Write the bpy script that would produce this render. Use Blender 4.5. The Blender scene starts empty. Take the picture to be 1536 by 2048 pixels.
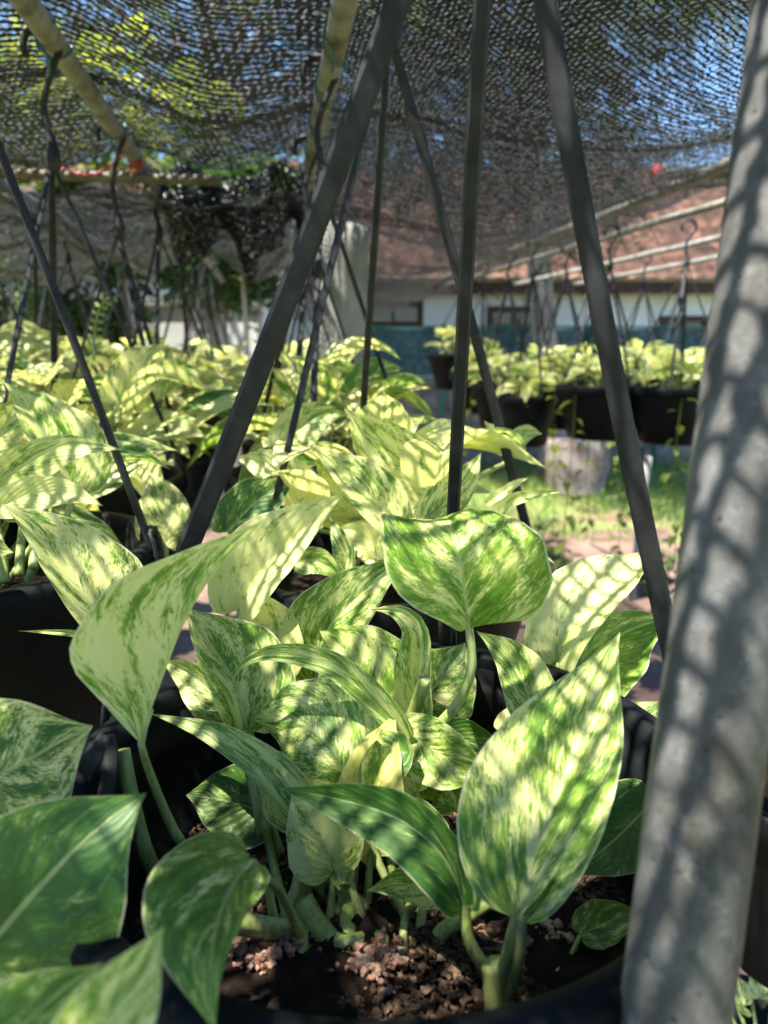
import bpy, math, random
import numpy as np
from mathutils import Vector

random.seed(11)
RNG = np.random.default_rng(11)
R_ = math.radians
scene = bpy.context.scene
col = scene.collection

# ------------------------------------------------------------------ camera
CZ = 1.25                      # eye height
PITCH = R_(12.3)
F = 1490.0                     # focal length in pixels of the 1536x2048 picture
CAM = np.array([0.0, 0.0, CZ])
RIGHT = np.array([1.0, 0, 0])
FWD = np.array([0.0, math.cos(PITCH), -math.sin(PITCH)])
UP = np.array([0.0, math.sin(PITCH), math.cos(PITCH)])
cd = bpy.data.cameras.new("camera")
cam = bpy.data.objects.new("camera", cd)
col.objects.link(cam)
cam.location = CAM
cam.rotation_euler = (math.pi / 2 - PITCH, 0, 0)
cd.sensor_fit = 'VERTICAL'
cd.sensor_height = 36.0
cd.sensor_width = 27.0
cd.lens = F / 2048 * 36
cd.clip_start = 0.01
cd.clip_end = 500
cd.dof.use_dof = True
cd.dof.focus_distance = 0.41
cd.dof.aperture_fstop = 8.5
scene.camera = cam


def P(px, py, z):
    """the place in the yard seen at a pixel of the photo, z metres in front of the lens"""
    return CAM + RIGHT * ((px - 768) / F * z) + UP * (-(py - 1024) / F * z) + FWD * z


def G(px, py, zz=0.0):
    """the point at height zz seen at that pixel"""
    d = RIGHT * ((px - 768) / F) + UP * (-(py - 1024) / F) + FWD
    k = (zz - CZ) / d[2]
    return CAM + d * k


def Y(px, py, y):
    """the point at ground distance y seen at that pixel"""
    d = RIGHT * ((px - 768) / F) + UP * (-(py - 1024) / F) + FWD
    return CAM + d * (y / d[1])


# ------------------------------------------------------------------ materials
def new_mat(name):
    m = bpy.data.materials.new(name)
    m.use_nodes = True
    nt = m.node_tree
    nt.nodes.clear()
    return m, nt, nt.nodes, nt.links


def N(nodes, t, **kw):
    n = nodes.new(t)
    for k, v in kw.items():
        setattr(n, k, v)
    return n


def math_node(nt, op, a, b=None, clamp=False):
    n = nt.nodes.new('ShaderNodeMath')
    n.operation = op
    n.use_clamp = clamp
    for i, v in enumerate((a, b)):
        if v is None:
            continue
        if isinstance(v, (int, float)):
            n.inputs[i].default_value = v
        else:
            nt.links.new(v, n.inputs[i])
    return n.outputs[0]


def ramp(nt, fac, stops, interp='LINEAR'):
    n = nt.nodes.new('ShaderNodeValToRGB')
    cr = n.color_ramp
    cr.interpolation = interp
    while len(cr.elements) < len(stops):
        cr.elements.new(0.5)
    for e, (p, c) in zip(cr.elements, stops):
        e.position = p
        e.color = (c[0], c[1], c[2], 1)
    nt.links.new(fac, n.inputs[0])
    return n.outputs[0]


def mixc(nt, fac, a, b, mode='MIX'):
    n = nt.nodes.new('ShaderNodeMix')
    n.data_type = 'RGBA'
    n.blend_type = mode
    for sock, v in ((n.inputs[0], fac), (n.inputs[6], a), (n.inputs[7], b)):
        if isinstance(v, (int, float)):
            sock.default_value = v
        elif isinstance(v, tuple):
            sock.default_value = (*v, 1)
        else:
            nt.links.new(v, sock)
    return n.outputs[2]


def noise(nt, vec, scale, detail=3, rough=0.55, w=None, dist=0.0):
    n = nt.nodes.new('ShaderNodeTexNoise')
    if w is not None:
        n.noise_dimensions = '4D'
        nt.links.new(w, n.inputs['W'])
    n.inputs['Scale'].default_value = scale
    n.inputs['Detail'].default_value = detail
    n.inputs['Roughness'].default_value = rough
    n.inputs['Distortion'].default_value = dist
    if vec is not None:
        nt.links.new(vec, n.inputs['Vector'])
    return n.outputs[0]


def simple_mat(name, stops, scale=8, rough=0.6, spec=0.4, metallic=0.0, bump=0.0, bscale=60, detail=5, stretch=(1, 1, 1), coord='Object'):
    m, nt, nodes, links = new_mat(name)
    out = N(nodes, 'ShaderNodeOutputMaterial')
    b = N(nodes, 'ShaderNodeBsdfPrincipled')
    tc = N(nodes, 'ShaderNodeTexCoord')
    mp = N(nodes, 'ShaderNodeMapping')
    mp.inputs['Scale'].default_value = stretch
    links.new(tc.outputs[coord], mp.inputs[0])
    f = noise(nt, mp.outputs[0], scale, detail, 0.6)
    k = len(stops)
    pts = [(0.3 + 0.4 * i / max(1, k - 1), c) for i, c in enumerate(stops)]
    links.new(ramp(nt, f, pts), b.inputs['Base Color'])
    b.inputs['Roughness'].default_value = rough
    b.inputs['Specular IOR Level'].default_value = spec
    b.inputs['Metallic'].default_value = metallic
    if bump:
        bn = N(nodes, 'ShaderNodeBump')
        bn.inputs['Strength'].default_value = bump
        bn.inputs['Distance'].default_value = 0.002
        links.new(noise(nt, mp.outputs[0], bscale, 4), bn.inputs['Height'])
        links.new(bn.outputs[0], b.inputs['Normal'])
    links.new(b.outputs[0], out.inputs[0])
    return m


def leaf_material():
    """marbled leaf: cream, lime and dark green streaks that follow the side veins.
    object colour r = how green it is, g = how lime/yellow the green is"""
    m, nt, nodes, links = new_mat('variegated_leaf')
    out = N(nodes, 'ShaderNodeOutputMaterial')
    uv = N(nodes, 'ShaderNodeUVMap', uv_map='UVMap')
    sx = N(nodes, 'ShaderNodeSeparateXYZ')
    links.new(uv.outputs[0], sx.inputs[0])
    u, v = sx.outputs[0], sx.outputs[1]
    s = math_node(nt, 'SUBTRACT', math_node(nt, 'MULTIPLY', u, 2.0), 1.0)
    a = math_node(nt, 'ABSOLUTE', s)
    side = math_node(nt, 'SIGN', s)
    oi = N(nodes, 'ShaderNodeObjectInfo')
    at = N(nodes, 'ShaderNodeAttribute', attribute_name='seed')
    seed = math_node(nt, 'ADD', math_node(nt, 'MULTIPLY', at.outputs['Fac'], 37.0),
                     math_node(nt, 'MULTIPLY', oi.outputs['Random'], 53.0))
    oc = N(nodes, 'ShaderNodeSeparateColor')
    links.new(oi.outputs['Color'], oc.inputs[0])
    # q is constant along a side vein
    q = math_node(nt, 'SUBTRACT', v, math_node(nt, 'MULTIPLY', math_node(nt, 'POWER', a, 0.8), 0.42))
    # slight warp so that streaks are not ruler straight
    geo = N(nodes, 'ShaderNodeTexCoord')
    warp = noise(nt, geo.outputs['Object'], 45, 2, 0.5)
    q = math_node(nt, 'ADD', q, math_node(nt, 'MULTIPLY', math_node(nt, 'SUBTRACT', warp, 0.5), 0.13))

    def vec(kq, ka, ks):
        c = N(nodes, 'ShaderNodeCombineXYZ')
        links.new(math_node(nt, 'MULTIPLY', q, kq), c.inputs[0])
        links.new(math_node(nt, 'MULTIPLY', a, ka), c.inputs[1])
        links.new(math_node(nt, 'MULTIPLY', side, ks), c.inputs[2])
        return c.outputs[0]
    big = noise(nt, vec(4.5, 2.2, 4.1), 1.0, 2, 0.5, seed, .4)
    mid = noise(nt, vec(15, 4.6, 7.7), 1.0, 5, 0.68, seed, .6)
    fine = noise(nt, vec(52, 15, 3.3), 1.0, 4, 0.7, seed, .5)
    f = math_node(nt, 'ADD', math_node(nt, 'ADD', math_node(nt, 'MULTIPLY', big, 0.7), math_node(nt, 'MULTIPLY', mid, 0.62)),
                  math_node(nt, 'MULTIPLY', fine, 0.72))
    f = math_node(nt, 'SUBTRACT', f, 0.52)           # centre 0.5
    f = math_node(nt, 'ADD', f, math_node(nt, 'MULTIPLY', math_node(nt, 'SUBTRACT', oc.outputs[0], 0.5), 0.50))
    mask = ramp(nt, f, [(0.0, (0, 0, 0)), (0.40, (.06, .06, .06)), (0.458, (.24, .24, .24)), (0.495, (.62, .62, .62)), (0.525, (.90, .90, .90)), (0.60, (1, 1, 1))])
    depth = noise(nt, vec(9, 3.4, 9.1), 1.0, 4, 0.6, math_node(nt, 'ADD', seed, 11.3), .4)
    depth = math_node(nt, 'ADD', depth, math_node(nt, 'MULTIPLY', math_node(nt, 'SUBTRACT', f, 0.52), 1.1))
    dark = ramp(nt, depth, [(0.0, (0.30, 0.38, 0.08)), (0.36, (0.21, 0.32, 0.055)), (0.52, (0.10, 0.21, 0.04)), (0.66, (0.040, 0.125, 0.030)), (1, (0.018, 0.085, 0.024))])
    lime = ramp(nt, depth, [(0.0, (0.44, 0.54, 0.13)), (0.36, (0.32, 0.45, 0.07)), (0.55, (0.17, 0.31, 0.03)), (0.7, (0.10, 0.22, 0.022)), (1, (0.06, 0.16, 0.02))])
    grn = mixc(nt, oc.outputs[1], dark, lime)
    pale = ramp(nt, noise(nt, vec(7, 3, 2.2), 1.0, 3, .6, seed), [(0.3, (0.82, 0.78, 0.48)), (0.52, (0.76, 0.74, 0.33)), (0.72, (0.60, 0.63, 0.19))])
    pale = mixc(nt, math_node(nt, 'MULTIPLY', oc.outputs[1], .65), pale, (0.62, 0.67, 0.24))
    mk_ = N(nodes, 'ShaderNodeSeparateColor')
    links.new(mask, mk_.inputs[0])
    c = mixc(nt, mk_.outputs[0], pale, grn)
    # yellowing of old leaves
    c = mixc(nt, math_node(nt, 'MULTIPLY', oc.outputs[2], 0.75), c, (0.72, 0.56, 0.06))
    spk = noise(nt, geo.outputs['Object'], 210, 2, .5)
    spot = ramp(nt, spk, [(0.76, (0, 0, 0)), (0.80, (1, 1, 1))])
    c = mixc(nt, spot, c, (0.10, 0.055, 0.02))
    brown = ramp(nt, math_node(nt, 'ADD', math_node(nt, 'MULTIPLY', math_node(nt, 'POWER', a, 12.0), .34), noise(nt, vec(9, 4, 6.3), 1.0, 4, .6, seed)), [(.86, (0, 0, 0)), (.92, (1, 1, 1))])
    c = mixc(nt, brown, c, (0.24, 0.13, 0.045))
    # midrib
    mrib = math_node(nt, 'LESS_THAN', a, 0.03)
    c = mixc(nt, math_node(nt, 'MULTIPLY', mrib, 0.5), c, (0.55, 0.62, 0.28))
    # pale margin
    edge = math_node(nt, 'GREATER_THAN', a, 0.97)
    c = mixc(nt, math_node(nt, 'MULTIPLY', edge, 0.5), c, (0.75, 0.74, 0.5))
    # underside a little paler
    gm = N(nodes, 'ShaderNodeNewGeometry')
    c2 = mixc(nt, math_node(nt, 'MULTIPLY', gm.outputs['Backfacing'], 0.18), c, (0.62, 0.66, 0.36))
    b = N(nodes, 'ShaderNodeBsdfPrincipled')
    links.new(c2, b.inputs['Base Color'])
    b.inputs['Roughness'].default_value = 0.36
    b.inputs['Specular IOR Level'].default_value = 0.45
    # quilted blade between the side veins, fine grain
    bump = N(nodes, 'ShaderNodeBump')
    bump.inputs['Strength'].default_value = 0.35
    bump.inputs['Distance'].default_value = 0.0016
    qv = math_node(nt, 'MULTIPLY', math_node(nt, 'SINE', math_node(nt, 'MULTIPLY', q, 62.0)), 0.22)
    hsum = math_node(nt, 'ADD', qv, math_node(nt, 'ADD', mid, math_node(nt, 'MULTIPLY', fine, 0.8)))
    hsum = math_node(nt, 'SUBTRACT', hsum, math_node(nt, 'MULTIPLY', mrib, 0.8))
    links.new(hsum, bump.inputs['Height'])
    links.new(bump.outputs[0], b.inputs['Normal'])
    tr = N(nodes, 'ShaderNodeBsdfTranslucent')
    tcol = mixc(nt, 1.0, c, (1.0, 1.0, 0.74), 'MULTIPLY')
    hs = N(nodes, 'ShaderNodeHueSaturation')
    hs.inputs['Saturation'].default_value = 1.02
    hs.inputs['Value'].default_value = 1.42
    links.new(tcol, hs.inputs['Color'])
    links.new(hs.outputs[0], tr.inputs['Color'])
    mx = N(nodes, 'ShaderNodeMixShader')
    mx.inputs[0].default_value = 0.40
    links.new(b.outputs[0], mx.inputs[1])
    links.new(tr.outputs[0], mx.inputs[2])
    links.new(mx.outputs[0], out.inputs[0])
    return m


def foliage_material(name, stops, trans=0.4):
    m, nt, nodes, links = new_mat(name)
    out = N(nodes, 'ShaderNodeOutputMaterial')
    at = N(nodes, 'ShaderNodeAttribute', attribute_name='seed')
    c = ramp(nt, at.outputs['Fac'], stops)
    b = N(nodes, 'ShaderNodeBsdfPrincipled')
    links.new(c, b.inputs['Base Color'])
    b.inputs['Roughness'].default_value = 0.5
    tr = N(nodes, 'ShaderNodeBsdfTranslucent')
    hs = N(nodes, 'ShaderNodeHueSaturation')
    hs.inputs['Value'].default_value = 1.7
    links.new(c, hs.inputs['Color'])
    links.new(hs.outputs[0], tr.inputs['Color'])
    mx = N(nodes, 'ShaderNodeMixShader')
    mx.inputs[0].default_value = trans
    links.new(b.outputs[0], mx.inputs[1])
    links.new(tr.outputs[0], mx.inputs[2])
    links.new(mx.outputs[0], out.inputs[0])
    return m


def net_material():
    m, nt, nodes, links = new_mat('shade_net_plastic')
    out = N(nodes, 'ShaderNodeOutputMaterial')
    b = N(nodes, 'ShaderNodeBsdfPrincipled')
    b.inputs['Base Color'].default_value = (0.013, 0.014, 0.017, 1)
    b.inputs['Roughness'].default_value = 0.32
    b.inputs['Specular IOR Level'].default_value = 0.6
    tr = N(nodes, 'ShaderNodeBsdfTranslucent')
    tr.inputs['Color'].default_value = (0.14, 0.145, 0.17, 1)
    mx = N(nodes, 'ShaderNodeMixShader')
    mx.inputs[0].default_value = 0.28
    links.new(b.outputs[0], mx.inputs[1])
    links.new(tr.outputs[0], mx.inputs[2])
    links.new(mx.outputs[0], out.inputs[0])
    return m


def post_material():
    """old galvanised tube: spangle, white bloom, dark dirt runs and small pits"""
    m, nt, nodes, links = new_mat('galvanised_post')
    out = N(nodes, 'ShaderNodeOutputMaterial')
    b = N(nodes, 'ShaderNodeBsdfPrincipled')
    tc = N(nodes, 'ShaderNodeTexCoord')
    mp = N(nodes, 'ShaderNodeMapping')
    mp.inputs['Scale'].default_value = (1, 1, .3)
    links.new(tc.outputs['Object'], mp.inputs[0])
    n1 = noise(nt, mp.outputs[0], 38, 6, .65)
    n2 = noise(nt, tc.outputs['Object'], 130, 5, .7)
    n3 = noise(nt, mp.outputs[0], 14, 5, .6, None, .8)
    c = ramp(nt, n1, [(.3, (.028, .027, .024)), (.5, (.070, .071, .070)), (.72, (.13, .134, .135))])
    c = mixc(nt, ramp(nt, n2, [(.5, (0, 0, 0)), (.68, (.4, .4, .4))]), c, (.20, .205, .21))
    c = mixc(nt, ramp(nt, n3, [(.52, (0, 0, 0)), (.66, (.5, .5, .5))]), c, (.035, .028, .02))
    pit = noise(nt, tc.outputs['Object'], 330, 2, .5)
    c = mixc(nt, ramp(nt, pit, [(.70, (0, 0, 0)), (.74, (1, 1, 1))]), c, (.012, .010, .008))
    links.new(c, b.inputs['Base Color'])
    b.inputs['Specular IOR Level'].default_value = .3
    links.new(ramp(nt, n1, [(.3, (.7, .7, .7)), (.7, (.42, .42, .42))]), b.inputs['Roughness'])
    bn = N(nodes, 'ShaderNodeBump')
    bn.inputs['Strength'].default_value = .5
    bn.inputs['Distance'].default_value = .001
    links.new(n2, bn.inputs['Height'])
    links.new(bn.outputs[0], b.inputs['Normal'])
    links.new(b.outputs[0], out.inputs[0])
    return m


def stem_material():
    """leaf stalk: pale green with long darker grooves and a few brown scars"""
    m, nt, nodes, links = new_mat('leaf_stalk')
    out = N(nodes, 'ShaderNodeOutputMaterial')
    b = N(nodes, 'ShaderNodeBsdfPrincipled')
    tc = N(nodes, 'ShaderNodeTexCoord')
    mp = N(nodes, 'ShaderNodeMapping')
    mp.inputs['Scale'].default_value = (1, 1, .12)
    links.new(tc.outputs['Object'], mp.inputs[0])
    g = noise(nt, mp.outputs[0], 420, 3, .6)
    l = noise(nt, tc.outputs['Object'], 34, 3, .6)
    c = ramp(nt, l, [(.3, (.15, .21, .045)), (.5, (.28, .34, .095)), (.7, (.48, .50, .22))])
    c = mixc(nt, ramp(nt, g, [(.48, (0, 0, 0)), (.62, (.55, .55, .55))]), c, (.10, .15, .03))
    sc_ = noise(nt, tc.outputs['Object'], 95, 3, .6)
    c = mixc(nt, ramp(nt, sc_, [(.66, (0, 0, 0)), (.72, (.85, .85, .85))]), c, (.13, .075, .03))
    links.new(c, b.inputs['Base Color'])
    b.inputs['Roughness'].default_value = .4
    b.inputs['Subsurface Weight'].default_value = .15
    b.inputs['Subsurface Radius'].default_value = (.003, .003, .001)
    bn = N(nodes, 'ShaderNodeBump')
    bn.inputs['Strength'].default_value = .4
    bn.inputs['Distance'].default_value = .0008
    links.new(g, bn.inputs['Height'])
    links.new(bn.outputs[0], b.inputs['Normal'])
    links.new(b.outputs[0], out.inputs[0])
    return m


def window_glass():
    m, nt, nodes, links = new_mat('window_glass')
    out = N(nodes, 'ShaderNodeOutputMaterial')
    b = N(nodes, 'ShaderNodeBsdfPrincipled')
    b.inputs['Base Color'].default_value = (0.03, 0.035, 0.035, 1)
    b.inputs['Roughness'].default_value = 0.08
    links.new(b.outputs[0], out.inputs[0])
    return m


M = {}
M['leaf'] = leaf_material()
M['stem'] = stem_material()
M['dry'] = simple_mat('dry_sheath', [(0.12, 0.07, 0.03), (0.42, 0.30, 0.15), (0.60, 0.48, 0.28)], 60, 0.75, 0.2, bump=0.4, bscale=200)
M['pot'] = simple_mat('black_pot_plastic', [(0.003, 0.0036, 0.004), (0.0055, 0.0065, 0.0075), (0.010, 0.012, 0.014)], 14, 0.5, 0.09, bump=0.12, bscale=220)
M['strap'] = simple_mat('hanger_plastic', [(0.012, 0.013, 0.014), (0.020, 0.021, 0.023), (0.034, 0.036, 0.039)], 50, 0.5, 0.18, bump=0.10, bscale=1100)
M['soil'] = simple_mat('potting_soil', [(0.004, 0.0025, 0.002), (0.010, 0.006, 0.004), (0.026, 0.015, 0.010)], 90, 0.9, 0.15, bump=0.9, bscale=260)
M['grit'] = simple_mat('soil_grit', [(0.010, 0.006, 0.004), (0.04, 0.024, 0.016), (0.20, 0.13, 0.085)], 120, 0.85, 0.2, bump=0.6, bscale=400)
M['brick_grit'] = simple_mat('pale_grit', [(0.10, 0.05, 0.032), (0.36, 0.20, 0.14), (0.60, 0.46, 0.36)], 140, 0.85, 0.2, bump=0.6, bscale=400)
M['post'] = post_material()
M['pipe'] = simple_mat('weathered_pipe', [(0.07, 0.064, 0.05), (0.20, 0.195, 0.165), (0.30, 0.29, 0.255)], 22, 0.5, 0.4, 0.15, bump=0.25, bscale=120)
M['pipe_dark'] = simple_mat('shaded_pipe', [(0.035, 0.03, 0.02), (0.10, 0.09, 0.06), (0.16, 0.145, 0.10)], 22, 0.6, 0.3, bump=0.25, bscale=120)  # darker pipe copy, the weaker light under the net put into its colour
M['pipe_pale'] = simple_mat('pale_pipe', [(0.12, 0.115, 0.095), (0.23, 0.225, 0.195), (0.32, 0.31, 0.275)], 22, 0.45, 0.4, 0.1, bump=0.25, bscale=120)  # brighter pipe copy, the stronger light on the right put into its colour
M['green_wire'] = simple_mat('green_wire', [(0.006, 0.06, 0.05), (0.012, 0.11, 0.085)], 40, 0.35, 0.5)
M['red'] = simple_mat('red_plastic', [(0.35, 0.02, 0.02), (0.5, 0.04, 0.04)], 30, 0.5)
M['net'] = net_material()
M['wall_white'] = simple_mat('white_limewash', [(0.70, 0.71, 0.73), (0.80, 0.81, 0.83), (0.85, 0.86, 0.88)], 1.6, 0.85, 0.2, bump=0.2)
M['wall_cream'] = simple_mat('cream_render', [(0.66, 0.60, 0.54), (0.76, 0.70, 0.63), (0.80, 0.75, 0.68)], 1.4, 0.85, 0.2, bump=0.2)
M['wall_grey'] = simple_mat('grey_render', [(0.36, 0.37, 0.36), (0.50, 0.51, 0.50), (0.60, 0.61, 0.60)], 1.8, 0.85, 0.2, bump=0.3)
M['tile'] = simple_mat('clay_tile', [(0.022, 0.020, 0.019), (0.085, 0.046, 0.035), (0.23, 0.125, 0.092)], 4.0, 0.8, 0.2, detail=8)
M['wood'] = simple_mat('brown_timber', [(0.035, 0.016, 0.01), (0.09, 0.035, 0.02)], 6, 0.55, 0.3)
M['glass'] = window_glass()
M['concrete'] = simple_mat('concrete_post', [(0.13, 0.13, 0.12), (0.22, 0.22, 0.20), (0.30, 0.29, 0.275)], 6, 0.85, 0.2, bump=0.4)
M['stone'] = simple_mat('weathered_stone', [(0.11, 0.085, 0.075), (0.22, 0.175, 0.155), (0.33, 0.28, 0.255)], 7, 0.9, 0.15, bump=0.8, bscale=40, detail=8)
M['bark'] = simple_mat('pale_bark', [(0.12, 0.095, 0.08), (0.30, 0.25, 0.22), (0.46, 0.40, 0.36)], 5, 0.9, 0.15, bump=0.8, bscale=40, stretch=(1, 1, 0.35), detail=8)
M['ground'] = simple_mat('yard_ground', [(0.10, 0.055, 0.038), (0.16, 0.12, 0.07), (0.15, 0.20, 0.06), (0.09, 0.16, 0.04)], 0.9, 0.95, 0.1, bump=0.8, bscale=30, detail=9)
M['path'] = simple_mat('red_earth', [(0.08, 0.05, 0.04), (0.15, 0.10, 0.082), (0.25, 0.17, 0.135)], 3.5, 0.95, 0.1, bump=0.8, bscale=40, detail=9)
M['grass'] = foliage_material('grass_blades', [(0, (0.08, 0.15, 0.03)), (0.6, (0.17, 0.27, 0.05)), (1, (0.34, 0.40, 0.12))])
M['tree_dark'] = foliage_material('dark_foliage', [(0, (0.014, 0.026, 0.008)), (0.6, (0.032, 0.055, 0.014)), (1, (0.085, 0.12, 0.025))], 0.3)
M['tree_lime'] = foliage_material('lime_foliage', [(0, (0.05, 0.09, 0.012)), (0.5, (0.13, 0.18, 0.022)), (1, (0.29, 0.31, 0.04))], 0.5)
M['bush'] = foliage_material('bush_foliage', [(0, (0.02, 0.045, 0.014)), (0.6, (0.05, 0.10, 0.025)), (1, (0.10, 0.17, 0.04))], 0.35)
M['vine'] = foliage_material('vine_foliage', [(0, (0.08, 0.12, 0.02)), (0.6, (0.16, 0.22, 0.03)), (1, (0.26, 0.30, 0.06))], 0.4)
M['fence_mesh'] = simple_mat('green_fence_cloth', [(0.016, 0.05, 0.055), (0.04, 0.085, 0.095), (0.11, 0.15, 0.165)], 14, 0.7, 0.3, bump=0.6, bscale=40, detail=8)
M['fence_post'] = simple_mat('green_painted_post', [(0.02, 0.12, 0.09), (0.035, 0.17, 0.13)], 6, 0.5)


# ------------------------------------------------------------------ objects
def origin(o):
    v = np.zeros(3)
    while o is not None:
        v = v + np.array(o.location)
        o = o.parent
    return v


def tag(o, label=None, cat=None, group=None, kind=None):
    if label:
        o['label'] = label
    if cat:
        o['category'] = cat
    if group:
        o['group'] = group
    if kind:
        o['kind'] = kind
    return o


def mk(name, verts, faces, mat, parent=None, smooth=True, uv=None, seed=None, color=None, loc=None, mat_idx=None):
    """one mesh object; verts are in world coordinates"""
    verts = np.asarray(verts, float)
    if parent is not None:
        o0 = origin(parent)
        rel = np.zeros(3)
    else:
        o0 = np.zeros(3) if loc is None else np.asarray(loc, float)
        rel = o0
    me = bpy.data.meshes.new(name)
    if isinstance(faces, np.ndarray):
        nv, nf, k = len(verts), len(faces), faces.shape[1]
        me.vertices.add(nv)
        me.vertices.foreach_set('co', (verts - o0).astype(np.float32).ravel())
        me.loops.add(nf * k)
        me.loops.foreach_set('vertex_index', faces.astype(np.int32).ravel())
        me.polygons.add(nf)
        me.polygons.foreach_set('loop_start', np.arange(0, nf * k, k, dtype=np.int32))
        me.update(calc_edges=True)
    else:
        me.from_pydata((verts - o0).tolist(), [], faces)
    if smooth:
        me.polygons.foreach_set('use_smooth', np.ones(len(me.polygons), bool))
    for m in (mat if isinstance(mat, (list, tuple)) else [mat]):
        me.materials.append(m)
    if mat_idx is not None:
        me.polygons.foreach_set('material_index', np.asarray(mat_idx, np.int32))
    if uv is not None:
        ul = me.uv_layers.new(name='UVMap')
        vi = np.empty(len(me.loops), np.int32)
        me.loops.foreach_get('vertex_index', vi)
        ul.data.foreach_set('uv', np.asarray(uv, np.float32)[vi].ravel())
    if seed is not None:
        at = me.attributes.new('seed', 'FLOAT', 'POINT')
        at.data.foreach_set('value', np.broadcast_to(np.asarray(seed, np.float32), (len(verts),)).copy())
    me.update()
    o = bpy.data.objects.new(name, me)
    col.objects.link(o)
    if parent is not None:
        o.parent = parent
    else:
        o.location = rel
    if color is not None:
        o.color = (*color, 1)
    return o


def empty(name, loc):
    o = bpy.data.objects.new(name, None)
    o.empty_display_size = 0.05
    col.objects.link(o)
    o.location = loc
    return o


def copy_tree(o, parent=None):
    c = o.copy()
    col.objects.link(c)
    c.parent = parent
    for ch in list(o.children):
        copy_tree(ch, c)
    return c


class MB:
    def __init__(s):
        s.v, s.f, s.n = [], [], 0

    def add(s, v, f):
        v = np.asarray(v, float)
        s.v.append(v)
        s.f += [tuple(i + s.n for i in q) for q in f]
        s.n += len(v)

    def box(s, lo, hi):
        x0, y0, z0 = lo
        x1, y1, z1 = hi
        s.add([(x0, y0, z0), (x1, y0, z0), (x1, y1, z0), (x0, y1, z0), (x0, y0, z1), (x1, y0, z1), (x1, y1, z1), (x0, y1, z1)],
              [(0, 3, 2, 1), (4, 5, 6, 7), (0, 1, 5, 4), (1, 2, 6, 5), (2, 3, 7, 6), (3, 0, 4, 7)])

    def tube(s, pts, rad, seg=10, cap=True, flat=None):
        pts = np.asarray(pts, float)
        n = len(pts)
        rad = np.broadcast_to(np.asarray(rad, float), (n,))
        T = np.gradient(pts, axis=0)
        T /= np.linalg.norm(T, axis=1)[:, None] + 1e-12
        up = np.array([0, 0, 1.0]) if abs(T[0][2]) < 0.9 else np.array([1.0, 0, 0])
        A = np.cross(T[0], up)
        A /= np.linalg.norm(A)
        vs = []
        for i in range(n):
            A = A - T[i] * A.dot(T[i])
            A /= np.linalg.norm(A)
            B = np.cross(T[i], A)
            a = np.arange(seg) * 2 * math.pi / seg
            vs.append(pts[i] + rad[i] * (np.cos(a)[:, None] * A + np.sin(a)[:, None] * B))
        v = np.concatenate(vs)
        f = []
        for i in range(n - 1):
            for j in range(seg):
                k = (j + 1) % seg
                f.append((i * seg + j, i * seg + k, (i + 1) * seg + k, (i + 1) * seg + j))
        if cap:
            f.append(tuple(range(seg))[::-1])
            f.append(tuple((n - 1) * seg + j for j in range(seg)))
        s.add(v, f)

    def lathe(s, c, prof, seg=64):
        """prof: (radius, z) pairs"""
        a = np.arange(seg) * 2 * math.pi / seg
        v, f = [], []
        for r, z in prof:
            v.append(np.stack([c[0] + r * np.cos(a), c[1] + r * np.sin(a), np.full(seg, c[2] + z)], 1))
        for i in range(len(prof) - 1):
            for j in range(seg):
                k = (j + 1) % seg
                f.append((i * seg + j, i * seg + k, (i + 1) * seg + k, (i + 1) * seg + j))
        s.add(np.concatenate(v), f)

    def ribbon(s, pts, wdir, half_w, half_t):
        """flat strap: rectangular section with soft corners"""
        pts = np.asarray(pts, float)
        n = len(pts)
        T = np.gradient(pts, axis=0)
        T /= np.linalg.norm(T, axis=1)[:, None]
        W = np.asarray(wdir, float)
        W = np.broadcast_to(W, (n, 3))
        W = W - T * np.sum(W * T, 1)[:, None]
        W = W / np.linalg.norm(W, axis=1)[:, None]
        B = np.cross(T, W)
        hw = np.broadcast_to(np.asarray(half_w, float), (n,))
        c = 0.25
        sec = [(-1, -.3), (-.66, -1), (.66, -1), (1, -.3), (1, .3), (.66, 1), (-.66, 1), (-1, .3)]
        v, f = [], []
        for i in range(n):
            for a, b in sec:
                v.append(pts[i] + W[i] * hw[i] * a + B[i] * half_t * b)
        k = len(sec)
        for i in range(n - 1):
            for j in range(k):
                j2 = (j + 1) % k
                f.append((i * k + j, i * k + j2, (i + 1) * k + j2, (i + 1) * k + j))
        f.append(tuple(range(k))[::-1])
        f.append(tuple((n - 1) * k + j for j in range(k)))
        s.add(v, f)

    def build(s, name, mat, parent=None, smooth=True, **kw):
        return mk(name, np.concatenate(s.v), s.f, mat, parent, smooth, **kw)


def catmull(pts, n):
    p = np.asarray(pts, float)
    ts = np.linspace(0, 1, n) if np.isscalar(n) else np.asarray(n)
    if len(p) == 2:
        t = ts[:, None]
        return p[0] * (1 - t) + p[1] * t
    d = np.linalg.norm(np.diff(p, axis=0), axis=1)
    k = np.concatenate([[0], np.cumsum(d)])
    k /= k[-1]
    m = np.empty_like(p)
    m[1:-1] = (p[2:] - p[:-2]) / (k[2:] - k[:-2])[:, None]
    m[0] = 1.5 * (p[1] - p[0]) / (k[1] - k[0]) - 0.5 * m[1]
    m[-1] = 1.5 * (p[-1] - p[-2]) / (k[-1] - k[-2]) - 0.5 * m[-2]
    out = []
    for t in ts:
        i = min(len(p) - 2, int(np.searchsorted(k, t, 'right') - 1))
        h = k[i + 1] - k[i]
        x = (t - k[i]) / h
        out.append((2 * x ** 3 - 3 * x ** 2 + 1) * p[i] + (x ** 3 - 2 * x ** 2 + x) * h * m[i] + (-2 * x ** 3 + 3 * x ** 2) * p[i + 1] + (x ** 3 - x ** 2) * h * m[i + 1])
    return np.array(out)


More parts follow.
